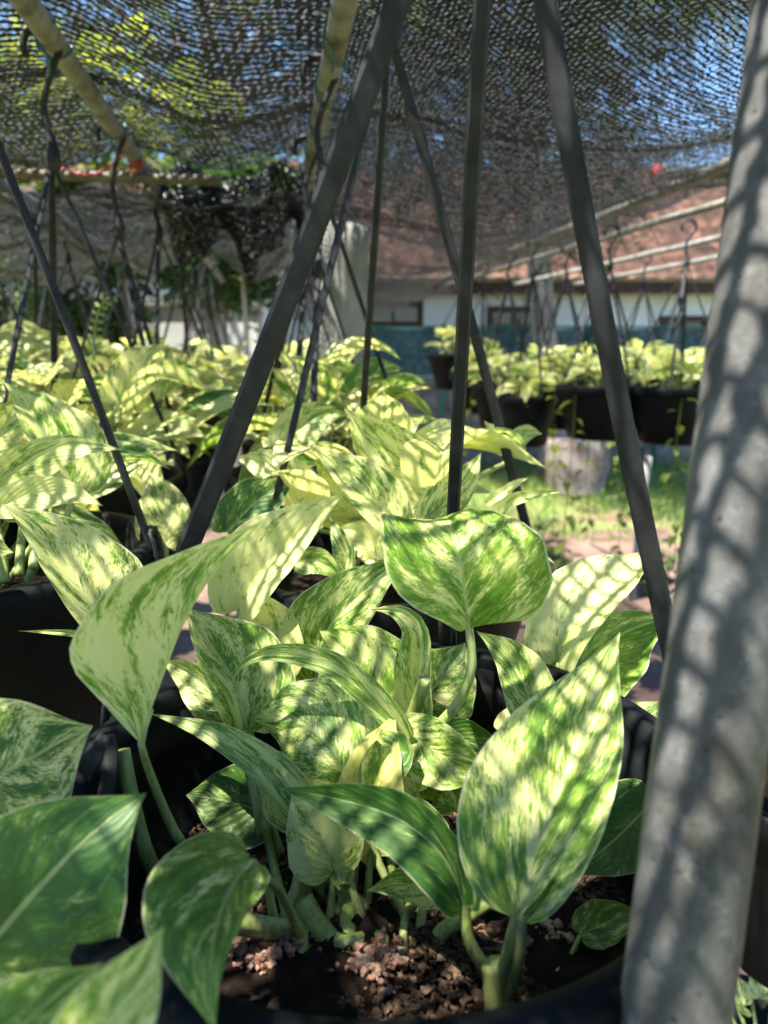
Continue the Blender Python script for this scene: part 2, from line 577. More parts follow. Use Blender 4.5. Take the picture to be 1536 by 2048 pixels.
PROF_T = [0, .012, .03, .06, .11, .18, .28, .4, .52, .64, .75, .85, .93, .97, 1]
PROF_W = [.05, .24, .42, .60, .80, .94, 1.0, .96, .84, .66, .44, .23, .09, .04, .004]
NT, NS = 22, 12


def blade(pts, W, phiL=15, phiR=15, curlL=0, curlR=0, back=0.10, ref=None, wob=1.0, seed=0, WR=None, nt=NT, ns=NS, twist=0, profL=None, profR=None, backL=None, backR=None):
    """heart shaped leaf blade along the midrib pts (base to tip)"""
    rg = np.random.default_rng(int(seed * 1000) + 7)
    t = np.linspace(0, 1, nt + 1) ** 1.35
    mid = catmull(pts, t)
    L = np.sum(np.linalg.norm(np.diff(mid, axis=0), axis=1))
    T = np.gradient(mid, axis=0)
    T /= np.linalg.norm(T, axis=1)[:, None]
    if ref is None:
        Nn = CAM - mid
    else:
        Nn = np.broadcast_to(np.asarray(ref, float), mid.shape)
    Nn = Nn - T * np.sum(Nn * T, 1)[:, None]
    Nn /= np.linalg.norm(Nn, axis=1)[:, None]
    Lf = np.cross(Nn, T)
    if twist:
        a = R_(twist) * (1.3 * t - .3)[:, None]
        Lf, Nn = Lf * np.cos(a) + Nn * np.sin(a), Nn * np.cos(a) - Lf * np.sin(a)
    w = np.interp(t, PROF_T, PROF_W)
    ph = rg.uniform(0, 6.28, 4)
    sv = np.linspace(-1, 1, 2 * ns + 1)
    V = np.empty((nt + 1, 2 * ns + 1, 3))
    UVs = np.empty((nt + 1, 2 * ns + 1, 2))
    for j, s in enumerate(sv):
        a = abs(s)
        left = s < 0
        phi = R_(phiL if left else phiR)
        cu = R_(curlL if left else curlR)
        Wd = W if left or WR is None else WR
        if abs(cu) < 1e-4:
            x, z = a * math.cos(phi), a * math.sin(phi)
        else:
            x = (math.sin(phi + cu * a) - math.sin(phi)) / cu
            z = (math.cos(phi) - math.cos(phi + cu * a)) / cu
        # soft valley at the midrib
        z -= 0.03 * (1 - a) * math.copysign(1, 1) * 0
        side = Lf if left else -Lf
        pr = profL if left else profR
        wt = w if pr is None else np.interp(t, np.linspace(0, 1, len(pr)), pr)
        bkk = (backL if left else backR)
        bkk = back if bkk is None else bkk
        mar = 1 + 0.035 * wob * a * np.sin(t * 9 + ph[0] + (1.7 if left else 0)) + 0.018 * wob * a * np.sin(t * 23 + ph[1])
        rip = wob * 0.045 * a * a * np.sin(t * (13 if left else 11) + ph[2] + (2 if left else 0)) + wob * 0.02 * a * np.sin(t * 29 + ph[3] + 4 * a)
        pos = mid + (side * x + Nn * (z + rip)[:, None] if np.ndim(z + rip) else side * x + Nn * (z + rip)) * (Wd * wt * mar)[:, None]
        bk = bkk * L * np.clip(1 - t / 0.4, 0, 1) ** 1.6 * np.clip(t / .05, 0, 1) ** .5 * 1.25 * a ** 1.15
        fw = 0.10 * L * np.clip(t, 0, 1) * (1 - t) * a          # side veins sweep forward
        pos = pos - T[0] * bk[:, None] + T * fw[:, None]
        V[:, j] = pos
        UVs[:, j, 0] = s * 0.5 + 0.5
        UVs[:, j, 1] = t
    m = 2 * ns + 1
    idx = np.arange((nt + 1) * m).reshape(nt + 1, m)
    # (left normal) face winding so that the front is on the N side
    faces = np.stack([idx[:-1, :-1], idx[:-1, 1:], idx[1:, 1:], idx[1:, :-1]], -1).reshape(-1, 4)
    return V.reshape(-1, 3), faces, UVs.reshape(-1, 2)


def petiole_tube(pts, r0, r1, n=12, seg=8):
    mb = MB()
    mb.tube(catmull(pts, n), np.linspace(r0, r1, n), seg)
    return mb


def leaf(parent, pts, W, green=.5, lime=.5, yellow=0., pet=None, petr=0.0023, seed=None, **kw):
    seed = random.random() if seed is None else seed
    v, f, uv = blade(pts, W, seed=seed, **kw)
    o = mk('leaf', v, f, M['leaf'], parent, uv=uv, seed=seed, color=(green, lime, yellow))
    if pet is not None:
        mid = catmull(pts, np.array([.05, .13]))
        back_off = (mid - CAM) / np.linalg.norm(mid - CAM, axis=1)[:, None] * petr * .55
        pb = petiole_tube(list(pet[:-1]) + [pts[0] + back_off[0]] + list(mid + back_off), petr * 1.15, petr * 0.5, 16)
        pb.build('petiole', M['stem'], o)
    return o


# ------------------------------------------------------------------ hanging pots
POT_H = 0.165


def pot_parts(root, c, rad, h=POT_H, seg=72):
    """c: centre of the rim"""
    mb = MB()
    rb = rad * 0.70
    mb.lathe(c, [(0.001, -h), (rb * 0.93, -h), (rb, -h + 0.006), (rad * 0.955, -0.026), (rad * 0.955, -0.024),
                 (rad * 0.925, -0.006), (rad * 0.915, -0.03), (rb * 0.95, -h + 0.01), (0.001, -h + 0.008)], seg)
    p = mb.build('pot', M['pot'], root)
    rm = MB()
    rm.lathe(c, [(rad * 0.957, -0.024), (rad * 1.0, -0.025), (rad * 1.03, -0.022), (rad * 1.035, -0.003), (rad * 1.02, 0.001),
                 (rad * 0.955, 0.002), (rad * 0.935, -0.001), (rad * 0.926, -0.006)], seg)
    rm.build('rim', M['pot'], p)
    return p


def soil_part(root, c, rad, depth=0.03, n=40, hero=False):
    a = np.arange(n) * 2 * math.pi / n
    rr = np.linspace(0, rad * (.83 if hero else .885), 16 if hero else 5)
    v = [[c[0], c[1], c[2] - depth]]
    for r in rr[1:]:
        hz = RNG.normal(0, 0.0016 if hero else 0.001, n)
        for k in range(n):
            v.append([c[0] + r * math.cos(a[k]), c[1] + r * math.sin(a[k]), c[2] - depth + hz[k] + 0.004 * math.sin(3 * a[k] + 30 * r)])
    f = [(0, 1 + k, 1 + (k + 1) % n) for k in range(n)]
    for i in range(len(rr) - 2):
        for k in range(n):
            k2 = (k + 1) % n
            f.append((1 + i * n + k, 1 + (i + 1) * n + k, 1 + (i + 1) * n + k2, 1 + i * n + k2))
    return mk('potting_soil', v, f, M['soil'], root)


def hanger_parts(root, c, rad, angles, hook, hw=0.0048, pipe_z=None, clip=True, bow=0.0015, face=False):
    """straps from the rim to one hook, and the twisted hook on the pipe"""
    hook = np.asarray(hook, float)
    hws = hw if isinstance(hw, tuple) else (hw,) * len(angles)
    for ang, hw in zip(angles, hws):
        a = R_(ang)
        out = np.array([math.cos(a), math.sin(a), 0])
        base = np.array([c[0], c[1], c[2]]) + out * (rad * 1.02)
        ts = np.linspace(0, 1, 14)[:, None]
        pts = base * (1 - ts) + hook * ts + out * (bow * np.sin(ts * math.pi))
        tang = np.cross(out, [0, 0, 1])
        mb = MB()
        wv = np.full(14, hw)
        wv[-3:] = hw * np.array([0.95, 0.85, 0.7])
        mb.ribbon(pts, np.cross(hook - base, CAM - base) if face else tang, wv, 0.0021)
        st = mb.build('hanger_strap', M['strap'], root, smooth=False)
        if clip:
            cb = MB()
            b = base + out * 0.003
            # hooked tab that grips the rim, with a slot
            w2 = hw * 1.5
            for sgn in (-1, 1):
                q = [b + tang * sgn * w2 * 0.75 + np.array([0, 0, z]) + out * o for z, o in ((0.014, -0.002), (0.004, 0.001), (-0.012, 0.003), (-0.026, 0.003))]
                cb.ribbon(catmull(q, 6), tang, w2 * 0.3, 0.0016)
            for z in (0.013, -0.006, -0.026):
                q = [b + tang * w2 + np.array([0, 0, z]) + out * (0.002 if z < 0.01 else -0.001), b - tang * w2 + np.array([0, 0, z]) + out * (0.002 if z < 0.01 else -0.001)]
                cb.ribbon(catmull(q, 3), [0, 0, 1], 0.0035, 0.0017)
            cb.build('clip', M['strap'], st)
    hb = MB()
    top = hook + np.array([0, 0, 0.05]) if pipe_z is None else np.array([hook[0], hook[1], pipe_z])
    hb.tube(catmull([hook + np.array([0, 0, -0.014]), hook + np.array([0.003, 0, 0.01]), hook * 0.5 + top * 0.5 + np.array([-0.004, 0.002, 0]), top + np.array([0.02, 0, -0.005])], 14),
            [0.007, 0.010, 0.0085, 0.006, 0.005, 0.0045, 0.0045, 0.0042, 0.004, 0.004, 0.004, 0.004, 0.0038, 0.0036], 8)
    a = np.linspace(-0.4, 3.6, 12)
    ring = np.stack([top[0] + 0.021 * np.cos(a), np.full(12, top[1]), top[2] + 0.021 * np.sin(a)], 1)
    hb.tube(ring, 0.0042, 8)
    return hb.build('hook', M['strap'], root)


def random_leaf(root, c, rad, rg, far=False, size=1.0, ang=None, palette=0.4, rise=1.0):
    th = rg.uniform(0, 2 * math.pi) if ang is None else ang
    out = np.array([math.cos(th), math.sin(th), 0])
    r0 = rg.uniform(0.05, 0.8) * rad
    hgt = rg.uniform(0.015, 0.13) * rise * (1.2 - 0.5 * r0 / rad)
    root_pt = c + np.array([rg.normal(0, .025), rg.normal(0, .025), -0.03])
    base = c + out * r0 + np.array([0, 0, hgt])
    L = rg.uniform(0.075, 0.125) * size
    el = R_(rg.uniform(-15, 55) if hgt > 0.05 else rg.uniform(-25, 30))
    sidev = np.cross(out, [0, 0, 1]) * rg.normal(0, 0.35)
    d = out * math.cos(el) + np.array([0, 0, math.sin(el)]) + sidev
    d /= np.linalg.norm(d)
    droop = rg.uniform(0.05, 0.4)
    pts = [base, base + d * L * .35 + np.array([0, 0, .02 * L]), base + d * L * .7 - np.array([0, 0, droop * L * .3]), base + d * L - np.array([0, 0, droop * L])]
    W = L * rg.uniform(0.24, 0.34)
    ref = np.array([0, 0, 1.0]) - d * 0.2 + np.cross(out, [0, 0, 1]) * rg.normal(0, 0.4)
    fold = rg.uniform(5, 42)
    seed = rg.random()
    cu = rg.uniform(-35, 25)
    v, f, uv = blade(pts, W, fold, fold * rg.uniform(.6, 1.2), cu, cu, ref=ref, seed=seed, back=rg.uniform(.08, .16),
                     nt=12 if far else 18, ns=5 if far else 8, twist=rg.uniform(-30, 30))
    pet = MB()
    pet.tube(catmull([root_pt, (root_pt + base) / 2 + out * 0.012 + np.array([0, 0, 0.02]), base - d * 0.02, base], 7), np.linspace(0.003, 0.0018, 7), 5)
    pv = np.concatenate(pet.v)
    nb = len(v)
    fa = [tuple(q) for q in f] + [tuple(i + nb for i in q) for q in pet.f]
    uva = np.concatenate([uv, np.zeros((len(pv), 2))])
    mi = [0] * len(f) + [1] * len(pet.f)
    g = float(np.clip(rg.normal(palette, .2), .05, .95))
    return mk('leaf', np.concatenate([v, pv]), fa, [M['leaf'], M['stem']], root, uv=uva, seed=seed,
              color=(g, float(np.clip(rg.normal(.34, .24), 0, 1)), 0.35 * (rg.random() < .05)), mat_idx=mi)


def make_plant(c, rad, n_leaves, seed, hook_dz=0.40, angles=(30, 150, 270), far=False, pipe_z=None, label=None, group=None, palette=.4, hw=.0048, size=1.0, rise=1.0, hook_xy=None, clip=True):
    c = np.asarray(c, float)
    rg = np.random.default_rng(seed)
    root = empty('hanging_plant', c - np.array([0, 0, POT_H]))
    tag(root, label, 'plant', group)
    pot_parts(root, c, rad, seg=32 if far else 64)
    soil_part(root, c, rad, 0.028, 20)
    hk = c + np.array([0, 0, hook_dz])
    if hook_xy is not None:
        hk[:2] = hook_xy
    hanger_parts(root, c, rad, angles, hk, hw, pipe_z, clip=clip)
    for i in range(n_leaves):
        random_leaf(root, c, rad, rg, far, ang=2 * math.pi * (i * 0.381966 + rg.uniform(-.06, .06)), palette=palette, size=size, rise=rise)
    return root


PIPE_Z = CZ + 0.345
PDX = -0.148                   # the pipes run a little to the left as they go away


def pipe_x(k, y):              # x of overhead pipe k at distance y  (k 0 carries the front pot)
    return 0.086 + k * 0.325 + PDX * y


exec_parts = []

# ================================================================== THE FRONT PLANT
HC = np.array([0.0, 0.304, CZ - 0.182])
HR = 0.14
hero = empty('hanging_plant', HC - np.array([0, 0, POT_H]))
tag(hero, 'large front pothos with big cream and green leaves, its soil and rim in view', 'plant', 'pothos plants in hanging pots')
pot_parts(hero, HC, HR, seg=128)
soil_part(hero, HC, HR, 0.068, 96, hero=True)
hanger_parts(hero, HC, HR, (161, 74, 3), (0.040, 0.312, CZ + 0.212), (0.0050, .0036, .0044), PIPE_Z - 0.005, face=True, bow=-.0035)

# the slotted tab by which a hanger clips to the left of the rim
def tab():
    mb = MB()
    face = CAM - P(190, 1540, .33)
    for pts, w_ in (([(212, 1470, .335), (196, 1500, .332), (168, 1545, .328), (142, 1610, .325)], [.0030, .0052, .0042, .0036]),
                    ([(216, 1470, .335), (222, 1510, .332), (218, 1550, .328), (205, 1620, .325)], [.0026, .0034, .0034, .0036])):
        q = catmull([P(*k) for k in pts], 8)
        wv = np.interp(np.linspace(0, 1, 8), np.linspace(0, 1, 4), w_)
        mb.ribbon(q, np.cross(q[-1] - q[0], face), wv, .0012)
    q = catmull([P(175, 1528, .3315), P(225, 1528, .3315)], 4)
    mb.ribbon(q, np.cross(q[-1] - q[0], face), .0048, .0013)
    mb.build('clip', M['strap'], hero)


tab()

ICO = [(0, 0, 1), (.9, 0, .45), (.28, .85, .45), (-.72, .53, .45), (-.72, -.53, .45), (.28, -.85, .45),
       (.72, .53, -.45), (-.28, .85, -.45), (-.9, 0, -.45), (-.28, -.85, -.45), (.72, -.53, -.45), (0, 0, -1)]
ICO_F = [(0, 1, 2), (0, 2, 3), (0, 3, 4), (0, 4, 5), (0, 5, 1), (1, 6, 2), (2, 7, 3), (3, 8, 4), (4, 9, 5), (5, 10, 1),
         (6, 7, 2), (7, 8, 3), (8, 9, 4), (9, 10, 5), (10, 6, 1), (11, 7, 6), (11, 8, 7), (11, 9, 8), (11, 10, 9), (11, 6, 10)]
# crumbs of bark, brick and perlite on the soil
def grit_mesh(n, rmin, rmax, big, seed):
    rg = np.random.default_rng(seed)
    mb = MB()
    for i in range(n):
        a = rg.uniform(0, 2 * math.pi)
        r = HR * 0.81 * math.sqrt(rg.uniform(0, 1))
        s = rmin + (rmax - rmin) * rg.random() ** 3
        p = HC + np.array([r * math.cos(a), r * math.sin(a), -0.068 + s * 0.35])
        ico = [(0, 0, 1), (.9, 0, .45), (.28, .85, .45), (-.72, .53, .45), (-.72, -.53, .45), (.28, -.85, .45),
               (.72, .53, -.45), (-.28, .85, -.45), (-.9, 0, -.45), (-.28, -.85, -.45), (.72, -.53, -.45), (0, 0, -1)]
        f = [(0, 1, 2), (0, 2, 3), (0, 3, 4), (0, 4, 5), (0, 5, 1), (1, 6, 2), (2, 7, 3), (3, 8, 4), (4, 9, 5), (5, 10, 1),
             (6, 7, 2), (7, 8, 3), (8, 9, 4), (9, 10, 5), (10, 6, 1), (11, 7, 6), (11, 8, 7), (11, 9, 8), (11, 10, 9), (11, 6, 10)]
        q = np.array(ico) * s * rg.uniform(.6, 1.35, (12, 1)) * np.array([rg.uniform(.7, 1.5), 1, rg.uniform(.5, .9)])
        ca, sa = math.cos(a * 7), math.sin(a * 7)
        q = np.stack([q[:, 0] * ca - q[:, 1] * sa, q[:, 0] * sa + q[:, 1] * ca, q[:, 2]], 1)
        mb.add(q + p, f)
    return mb

g1 = grit_mesh(15000, .0005, .0023, False, 4).build('soil_crumbs', M['grit'], hero, smooth=False)
tag(g1, kind='stuff')
g2 = grit_mesh(170, .0008, .0028, True, 9)
# the two sunlit heaps of pale grit by the rim
rgp = np.random.default_rng(21)
for (px, py, n, sp) in ((755, 1925, 240, .010), (535, 1918, 180, .010), (690, 1950, 3, .004), (780, 1990, 6, .006), (1110, 1880, 26, .009), (1180, 1870, 8, .008)):
    ctr = G(px, py, HC[2] - 0.066)
    for i in range(n):
        s = .0005 + .0021 * rgp.random() ** 2.5
        p = ctr + np.array([rgp.normal(0, sp * .6), rgp.normal(0, sp * .45), rgp.uniform(0, .004)])
        q = np.array(ICO) * s * rgp.uniform(.55, 1.4, (12, 1)) * rgp.uniform(.6, 1.4, 3)
        g2.add(q + p, ICO_F)
g2o = g2.build('pale_grit', M['brick_grit'], hero, smooth=False)
tag(g2o, kind='stuff')


SOIL_H = 0.182 + 0.068


def on_soil(q, k=1.0):
    """never deeper than the soil of the front pot"""
    zs = SOIL_H / ((q[1] - 1024) / F * math.cos(PITCH) + math.sin(PITCH)) if q[1] > 1300 else 9
    return (q[0], q[1], min(q[2], zs * k))


def px_pts(lst, k=1.0):
    return [P(*on_soil(q, k)) for q in lst]


def hl(pts, wpx, green=.5, lime=.5, phi=(12, 12), curl=(0, 0), pet=None, parent=None, wr=None, yellow=0, petw=18, **kw):
    """a leaf measured on the photo: midrib points (pixel x, pixel y, metres from the lens) from base to tip"""
    zs = np.mean([on_soil(q, .965)[2] for q in pts])
    W = wpx / F * zs
    WR = None if wr is None else wr / F * zs
    petp = None
    if pet:
        petp = [px_pts([q], .995)[0] for q in pet][::-1] + px_pts([pts[0]], .965)
        if len(pet) > 1 or pts[0][1] > 1400:
            petp = [petp[0] - np.array([0, 0, .01])] + petp
    return leaf(hero if parent is None else parent, px_pts(pts, .965), W, green, min(1, lime * .9 + .18) if parent is None else lime, yellow, pet=petp, petr=petw / 2 / F * zs, phiL=phi[0], phiR=phi[1], curlL=curl[0], curlR=curl[1], WR=WR, **kw)


# --- big leaves, left to right
# cream leaf at the left, seen from its side
hl([(281, 1480, .300), (318, 1370, .298), (372, 1235, .296), (440, 1130, .298), (530, 1040, .305)], 195, .42, .8, (8, -82), (22, -20), wr=90, profL=[.04, .30, .56, .80, .95, 1, .97, .86, .70, .52, .36, .23, .13, .06, .01],
   pet=[(305, 1560, .325), (350, 1665, .33), (430, 1790, .34)], petw=25, back=.0, seed=.13)
# behind it, pointing to the top left corner
hl([(225, 1270, .43), (165, 1180, .425), (90, 1085, .42), (3, 1008, .41)], 92, .42, .35, (58, 5), (10, -15), wr=120, pet=[(270, 1380, .43), (350, 1560, .42)], seed=.31)
# cream leaf pointing right with net stripes
hl([(478, 1222, .46), (520, 1150, .455), (600, 1068, .45), (692, 984, .44)], 98, .16, .6, (10, 62), (0, -10), wr=74, back=.12, pet=[(482, 1320, .45), (500, 1480, .43)], seed=.52)
# green and white leaf below it
hl([(494, 1462, .40), (474, 1375, .405), (432, 1305, .41), (368, 1212, .42)], 96, .52, .6, (62, -4), (0, 22), wr=120, back=.09, pet=[(503, 1510, .40), (530, 1640, .38)], petw=20, seed=.71)
# low left companion
hl([(468, 1456, .39), (430, 1395, .395), (385, 1352, .40), (318, 1318, .41)], 52, .45, .8, (10, 55), (0, 0), pet=[(485, 1500, .39), (520, 1640, .38)], petw=20, seed=.22)
hl([(548, 1352, .45), (545, 1290, .45), (515, 1225, .455), (470, 1180, .46)], 66, .32, .7, (10, 10), (10, 10), seed=.93)
# folded leaf with a straight tip, centre
hl([(628, 1365, .455), (650, 1270, .455), (715, 1195, .45), (822, 1110, .45)], 88, .55, .55, (8, 40), (0, 10), wr=88, back=.08, pet=[(640, 1480, .43)], seed=.64)
# round yellowish leaf, centre
hl([(762, 1425, .425), (738, 1365, .43), (690, 1300, .435), (640, 1262, .44)], 112, .45, .85, (0, 8), (20, 20), back=.2, pet=[(770, 1500, .41), (760, 1650, .38)], seed=.15)
# curled narrow leaf
hl([(848, 1450, .415), (836, 1360, .41), (838, 1260, .405), (800, 1222, .41), (738, 1220, .42)], 50, .42, .55, (25, 45), (-30, 30), back=.05, seed=.44)
# rounded leaf right of it
hl([(838, 1410, .44), (872, 1370, .44), (905, 1330, .44), (930, 1285, .445)], 84, .55, .5, (5, 5), (20, 25), wr=92, back=.12, seed=.83)
# central leaf seen from below, sun coming through
hl([(938, 1256, .352), (928, 1180, .344), (915, 1105, .342), (902, 1052, .350), (892, 1032, .366)], 158, .58, 1.0, (22, -6), (20, -18), wr=188,
   pet=[(944, 1330, .353), (920, 1400, .358), (866, 1470, .366), (800, 1640, .375)], petw=30, back=.10, backL=.02, seed=.37, wob=.5,
   profL=[.10, .30, .52, .74, .92, 1, 1, .97, .88, .66, .2], profR=[.50, .86, 1, 1, .99, .95, .88, .78, .62, .42, .1])
# pale leaf, right
hl([(1116, 1322, .45), (1132, 1262, .45), (1195, 1195, .455), (1320, 1097, .47)], 96, .28, .5, (-8, 52), (0, 0), wr=66, back=.14, pet=[(1114, 1375, .44), (1100, 1520, .41)], petw=20, seed=.58)
# broad green leaf behind the post
hl([(1120, 1405, .47), (1175, 1322, .47), (1255, 1262, .475), (1352, 1236, .48)], 70, .72, .75, (10, 35), (0, 0), wr=110, seed=.77)
# strap of leaf bending to the soil
hl([(1072, 1460, .405), (1058, 1395, .41), (1020, 1318, .42), (952, 1262, .43)], 46, .52, .8, (10, 20), (0, 0), wr=60, back=.06, pet=[(1075, 1560, .40)], seed=.05)
# large blurred leaf, front right
hl([(1032, 1838, .272), (1075, 1695, .285), (1140, 1530, .30), (1195, 1390, .315), (1240, 1264, .325)], 175, .55, .62, (14, 50), (6, -10), wr=135, back=.03,
   pet=[(1018, 1900, .275), (1003, 1960, .28), (1000, 2010, .285)], petw=34, seed=.27, wob=.5)
# second stalk and rolled young leaf beside it
hl([(1045, 1830, .268), (1075, 1800, .268), (1110, 1755, .272), (1140, 1700, .28)], 16, .72, .9, (50, 50), (60, 60), pet=[(1040, 1900, .272), (1020, 1975, .28), (1000, 2015, .285)], petw=34, back=.02, seed=.29, wob=.3)
# dark long leaf in front of the centre
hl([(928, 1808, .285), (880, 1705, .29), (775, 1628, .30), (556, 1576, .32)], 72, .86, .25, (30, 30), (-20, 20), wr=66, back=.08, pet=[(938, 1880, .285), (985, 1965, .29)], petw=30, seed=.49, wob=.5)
# long twisting leaf across the centre
hl([(818, 1478, .365), (735, 1392, .36), (655, 1330, .36), (545, 1308, .365), (487, 1330, .37), (462, 1372, .375)], 24, .55, .7, (15, 30), (0, 0), wr=38, back=.03, seed=.61, wob=.5)
hl([(802, 1462, .37), (850, 1490, .365), (910, 1522, .36), (985, 1545, .365)], 66, .5, .8, (30, -5), (0, 25), wr=74, back=.1, pet=[(806, 1520, .372), (805, 1640, .375)], petw=34, seed=.35)
# flat heart lit by the sun
hl([(690, 1560, .36), (668, 1505, .362), (610, 1450, .375), (505, 1440, .395)], 92, .52, .5, (0, 0), (-10, 20), wr=118, back=.16, pet=[(700, 1640, .36), (695, 1790, .355)], petw=20, seed=.19)
# long leaf reaching left
hl([(680, 1770, .335), (625, 1680, .34), (525, 1560, .35), (415, 1478, .365), (296, 1426, .38)], 16, .5, .7, (30, 5), (0, 0), wr=66, back=.05, pet=[(640, 1750, .34), (606, 1800, .345), (600, 1900, .35)], petw=24, seed=.68, wob=.5)
# round leaf in the shade
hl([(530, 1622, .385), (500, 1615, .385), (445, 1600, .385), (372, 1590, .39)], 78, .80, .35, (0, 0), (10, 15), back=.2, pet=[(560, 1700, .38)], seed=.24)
# heart hanging over the rim
hl([(504, 1722, .260), (456, 1790, .235), (428, 1880, .214), (420, 1960, .203), (432, 2070, .196)], 72, .72, .45, (30, -5), (0, -25), wr=178, backL=.02, backR=.24,
   pet=[(520, 1745, .295), (560, 1785, .305), (598, 1870, .32)], petw=30, seed=.57, wob=.5)
# bright yellow-green leaf low in the centre
hl([(742, 1700, .345), (738, 1610, .345), (758, 1510, .352), (792, 1425, .365)], 72, .4, 1.0, (15, 15), (0, 0), yellow=.45, pet=[(735, 1800, .355)], seed=.81)
hl([(668, 1742, .335), (650, 1690, .335), (625, 1630, .338), (585, 1560, .345)], 78, .3, .8, (10, 10), (10, 10), pet=[(660, 1830, .355)], seed=.88, back=.1)
# small leaf at the soil
hl([(905, 1782, .32), (860, 1772, .318), (800, 1768, .315), (733, 1782, .315)], 44, .55, .8, (12, 12), (20, 20), pet=[(850, 1800, .322), (812, 1830, .33), (806, 1905, .335)], petw=18, seed=.42)
# right, behind the big leaf
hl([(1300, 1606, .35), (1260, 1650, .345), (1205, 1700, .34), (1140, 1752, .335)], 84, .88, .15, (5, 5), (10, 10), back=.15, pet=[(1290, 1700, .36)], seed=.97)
hl([(1180, 1632, .385), (1225, 1575, .385), (1280, 1520, .385), (1340, 1470, .39)], 55, .72, .75, (10, 30), (0, 0), seed=.11)
hl([(1215, 1515, .40), (1255, 1465, .40), (1300, 1430, .40), (1345, 1400, .40)], 52, .5, .55, (5, 20), (0, 0), seed=.39)
hl([(1000, 1462, .43), (1030, 1440, .43), (1050, 1420, .43), (1075, 1395, .43)], 30, .3, .5, (10, 30), (0, 0), seed=.62)
hl([(890, 1455, .40), (930, 1480, .40), (980, 1500, .40), (1040, 1512, .40)], 42, .85, .4, (10, 20), (30, 10), seed=.75)
hl([(1160, 1872, .32), (1200, 1850, .32), (1240, 1835, .32), (1290, 1822, .32)], 46, .7, .5, (5, 25), (0, 0), pet=[(1140, 1915, .32), (1110, 1950, .325)], petw=16, seed=.84)
hl([(860, 1600, .375), (880, 1570, .375), (910, 1590, .37), (930, 1640, .365)], 60, .65, .6, (10, 25), (0, 0), seed=.33)
hl([(1140, 1460, .42), (1165, 1420, .42), (1205, 1390, .42), (1250, 1370, .42)], 46, .6, .6, (5, 25), (0, 0), seed=.36)
hl([(600, 1625, .375), (580, 1570, .378), (548, 1530, .38), (500, 1505, .385)], 46, .55, .8, (20, 20), (0, 0), pet=[(615, 1760, .37)], seed=.38)
hl([(880, 1700, .345), (850, 1660, .35), (800, 1625, .355), (745, 1610, .36)], 48, .75, .5, (10, 20), (0, 0), pet=[(900, 1800, .345)], seed=.46)
hl([(255, 1295, .42), (190, 1272, .42), (120, 1265, .42), (35, 1262, .42)], 9, .5, .6, (30, 30), (0, 0), wob=.3, seed=.54)

# stout creeping stems at the soil
for nm, pts, r0, r1 in (
        ('stem', [(600, 1905, .335), (604, 1820, .34), (612, 1735, .345), (618, 1660, .355)], .0042, .003),
        ('stem', [(695, 1880, .345), (700, 1780, .35), (705, 1680, .355), (700, 1580, .36)], .0042, .003),
        ('stem', [(600, 1800, .335), (630, 1850, .335), (680, 1895, .335), (760, 1885, .345)], .0062, .0045),
        ('stem', [(1000, 2015, .284), (995, 1985, .283), (992, 1950, .282), (985, 1925, .282)], .0068, .0048),
        ('stem', [(430, 1840, .30), (500, 1850, .31), (560, 1860, .32), (600, 1868, .33)], .0045, .0045),
        ('stem', [(530, 1750, .32), (555, 1850, .325), (585, 1790, .33), (598, 1740, .335)], .0022, .002),
        ('stem', [(640, 1700, .36), (670, 1770, .355), (720, 1820, .35)], .004, .005),
        ('stem', [(245, 1500, .34), (262, 1590, .34), (290, 1700, .34), (330, 1790, .345)], .0034, .0036),
        ('stem', [(530, 1640, .37), (545, 1720, .365), (575, 1840, .35)], .0022, .0024),
        ('stem', [(880, 1870, .335), (930, 1835, .33), (1000, 1790, .33)], .004, .003)):
    q = px_pts(pts)
    q = q + [q[-1] - np.array([0, 0, .012])] if pts[-1][1] > pts[0][1] else [q[0] - np.array([0, 0, .012])] + q
    mb = petiole_tube(q, r0, r1, 16, 10)
    mb.build(nm, M['stem'], hero)
for pts, r0, r1 in (([(712, 1800, .345), (735, 1855, .335), (770, 1905, .327)], .0018, .0034),
                    ([(806, 1870, .335), (808, 1920, .33)], .001, .0016)):
    mb = petiole_tube(px_pts(pts), r0, r1, 8, 7)
    mb.build('dry_stalk', M['dry'], hero)
# slender leaf stalks rising through the middle
rgs_ = np.random.default_rng(66)
for i in range(14):
    x0 = rgs_.uniform(520, 1150)
    y0 = rgs_.uniform(1780, 1880)
    x1 = x0 + rgs_.uniform(-70, 50)
    y1 = rgs_.uniform(1560, 1680)
    zt = rgs_.uniform(.345, .375)
    a_ = px_pts([(x0, y0, 9)])[0]
    q = [a_ - np.array([0, 0, .01]), a_, (a_ + P(x1, y1, zt)) / 2 + rgs_.normal(0, .004, 3), P(x1, y1, zt)]
    st = petiole_tube(q, .0023, .0016, 12, 8).build('stem', M['stem'], hero)
    if i % 2 == 0:
        hl([(x1, y1, zt), (x1 + rgs_.uniform(-30, 30), y1 - 50, zt + .004), (x1 + rgs_.uniform(-60, 60), y1 - 90, zt + .008), (x1 + rgs_.uniform(-110, 110), y1 - 110, zt + .012)],
           rgs_.uniform(38, 58), rgs_.uniform(.3, .7), rgs_.uniform(.4, 1), (rgs_.uniform(0, 40), rgs_.uniform(0, 40)), (10, -10))
# cut stem stub
mb = petiole_tube(px_pts([(822, 1440, .395), (838, 1395, .39), (850, 1356, .385)]), .0036, .0034, 8, 10)
mb.build('cut_stem', M['stem'], hero)
# withered frill
hl([(722, 1672, .352), (735, 1700, .35), (738, 1722, .349), (742, 1742, .348)], 30, .1, .5, (15, 15), (40, 40), yellow=.6, wob=3, seed=.9)

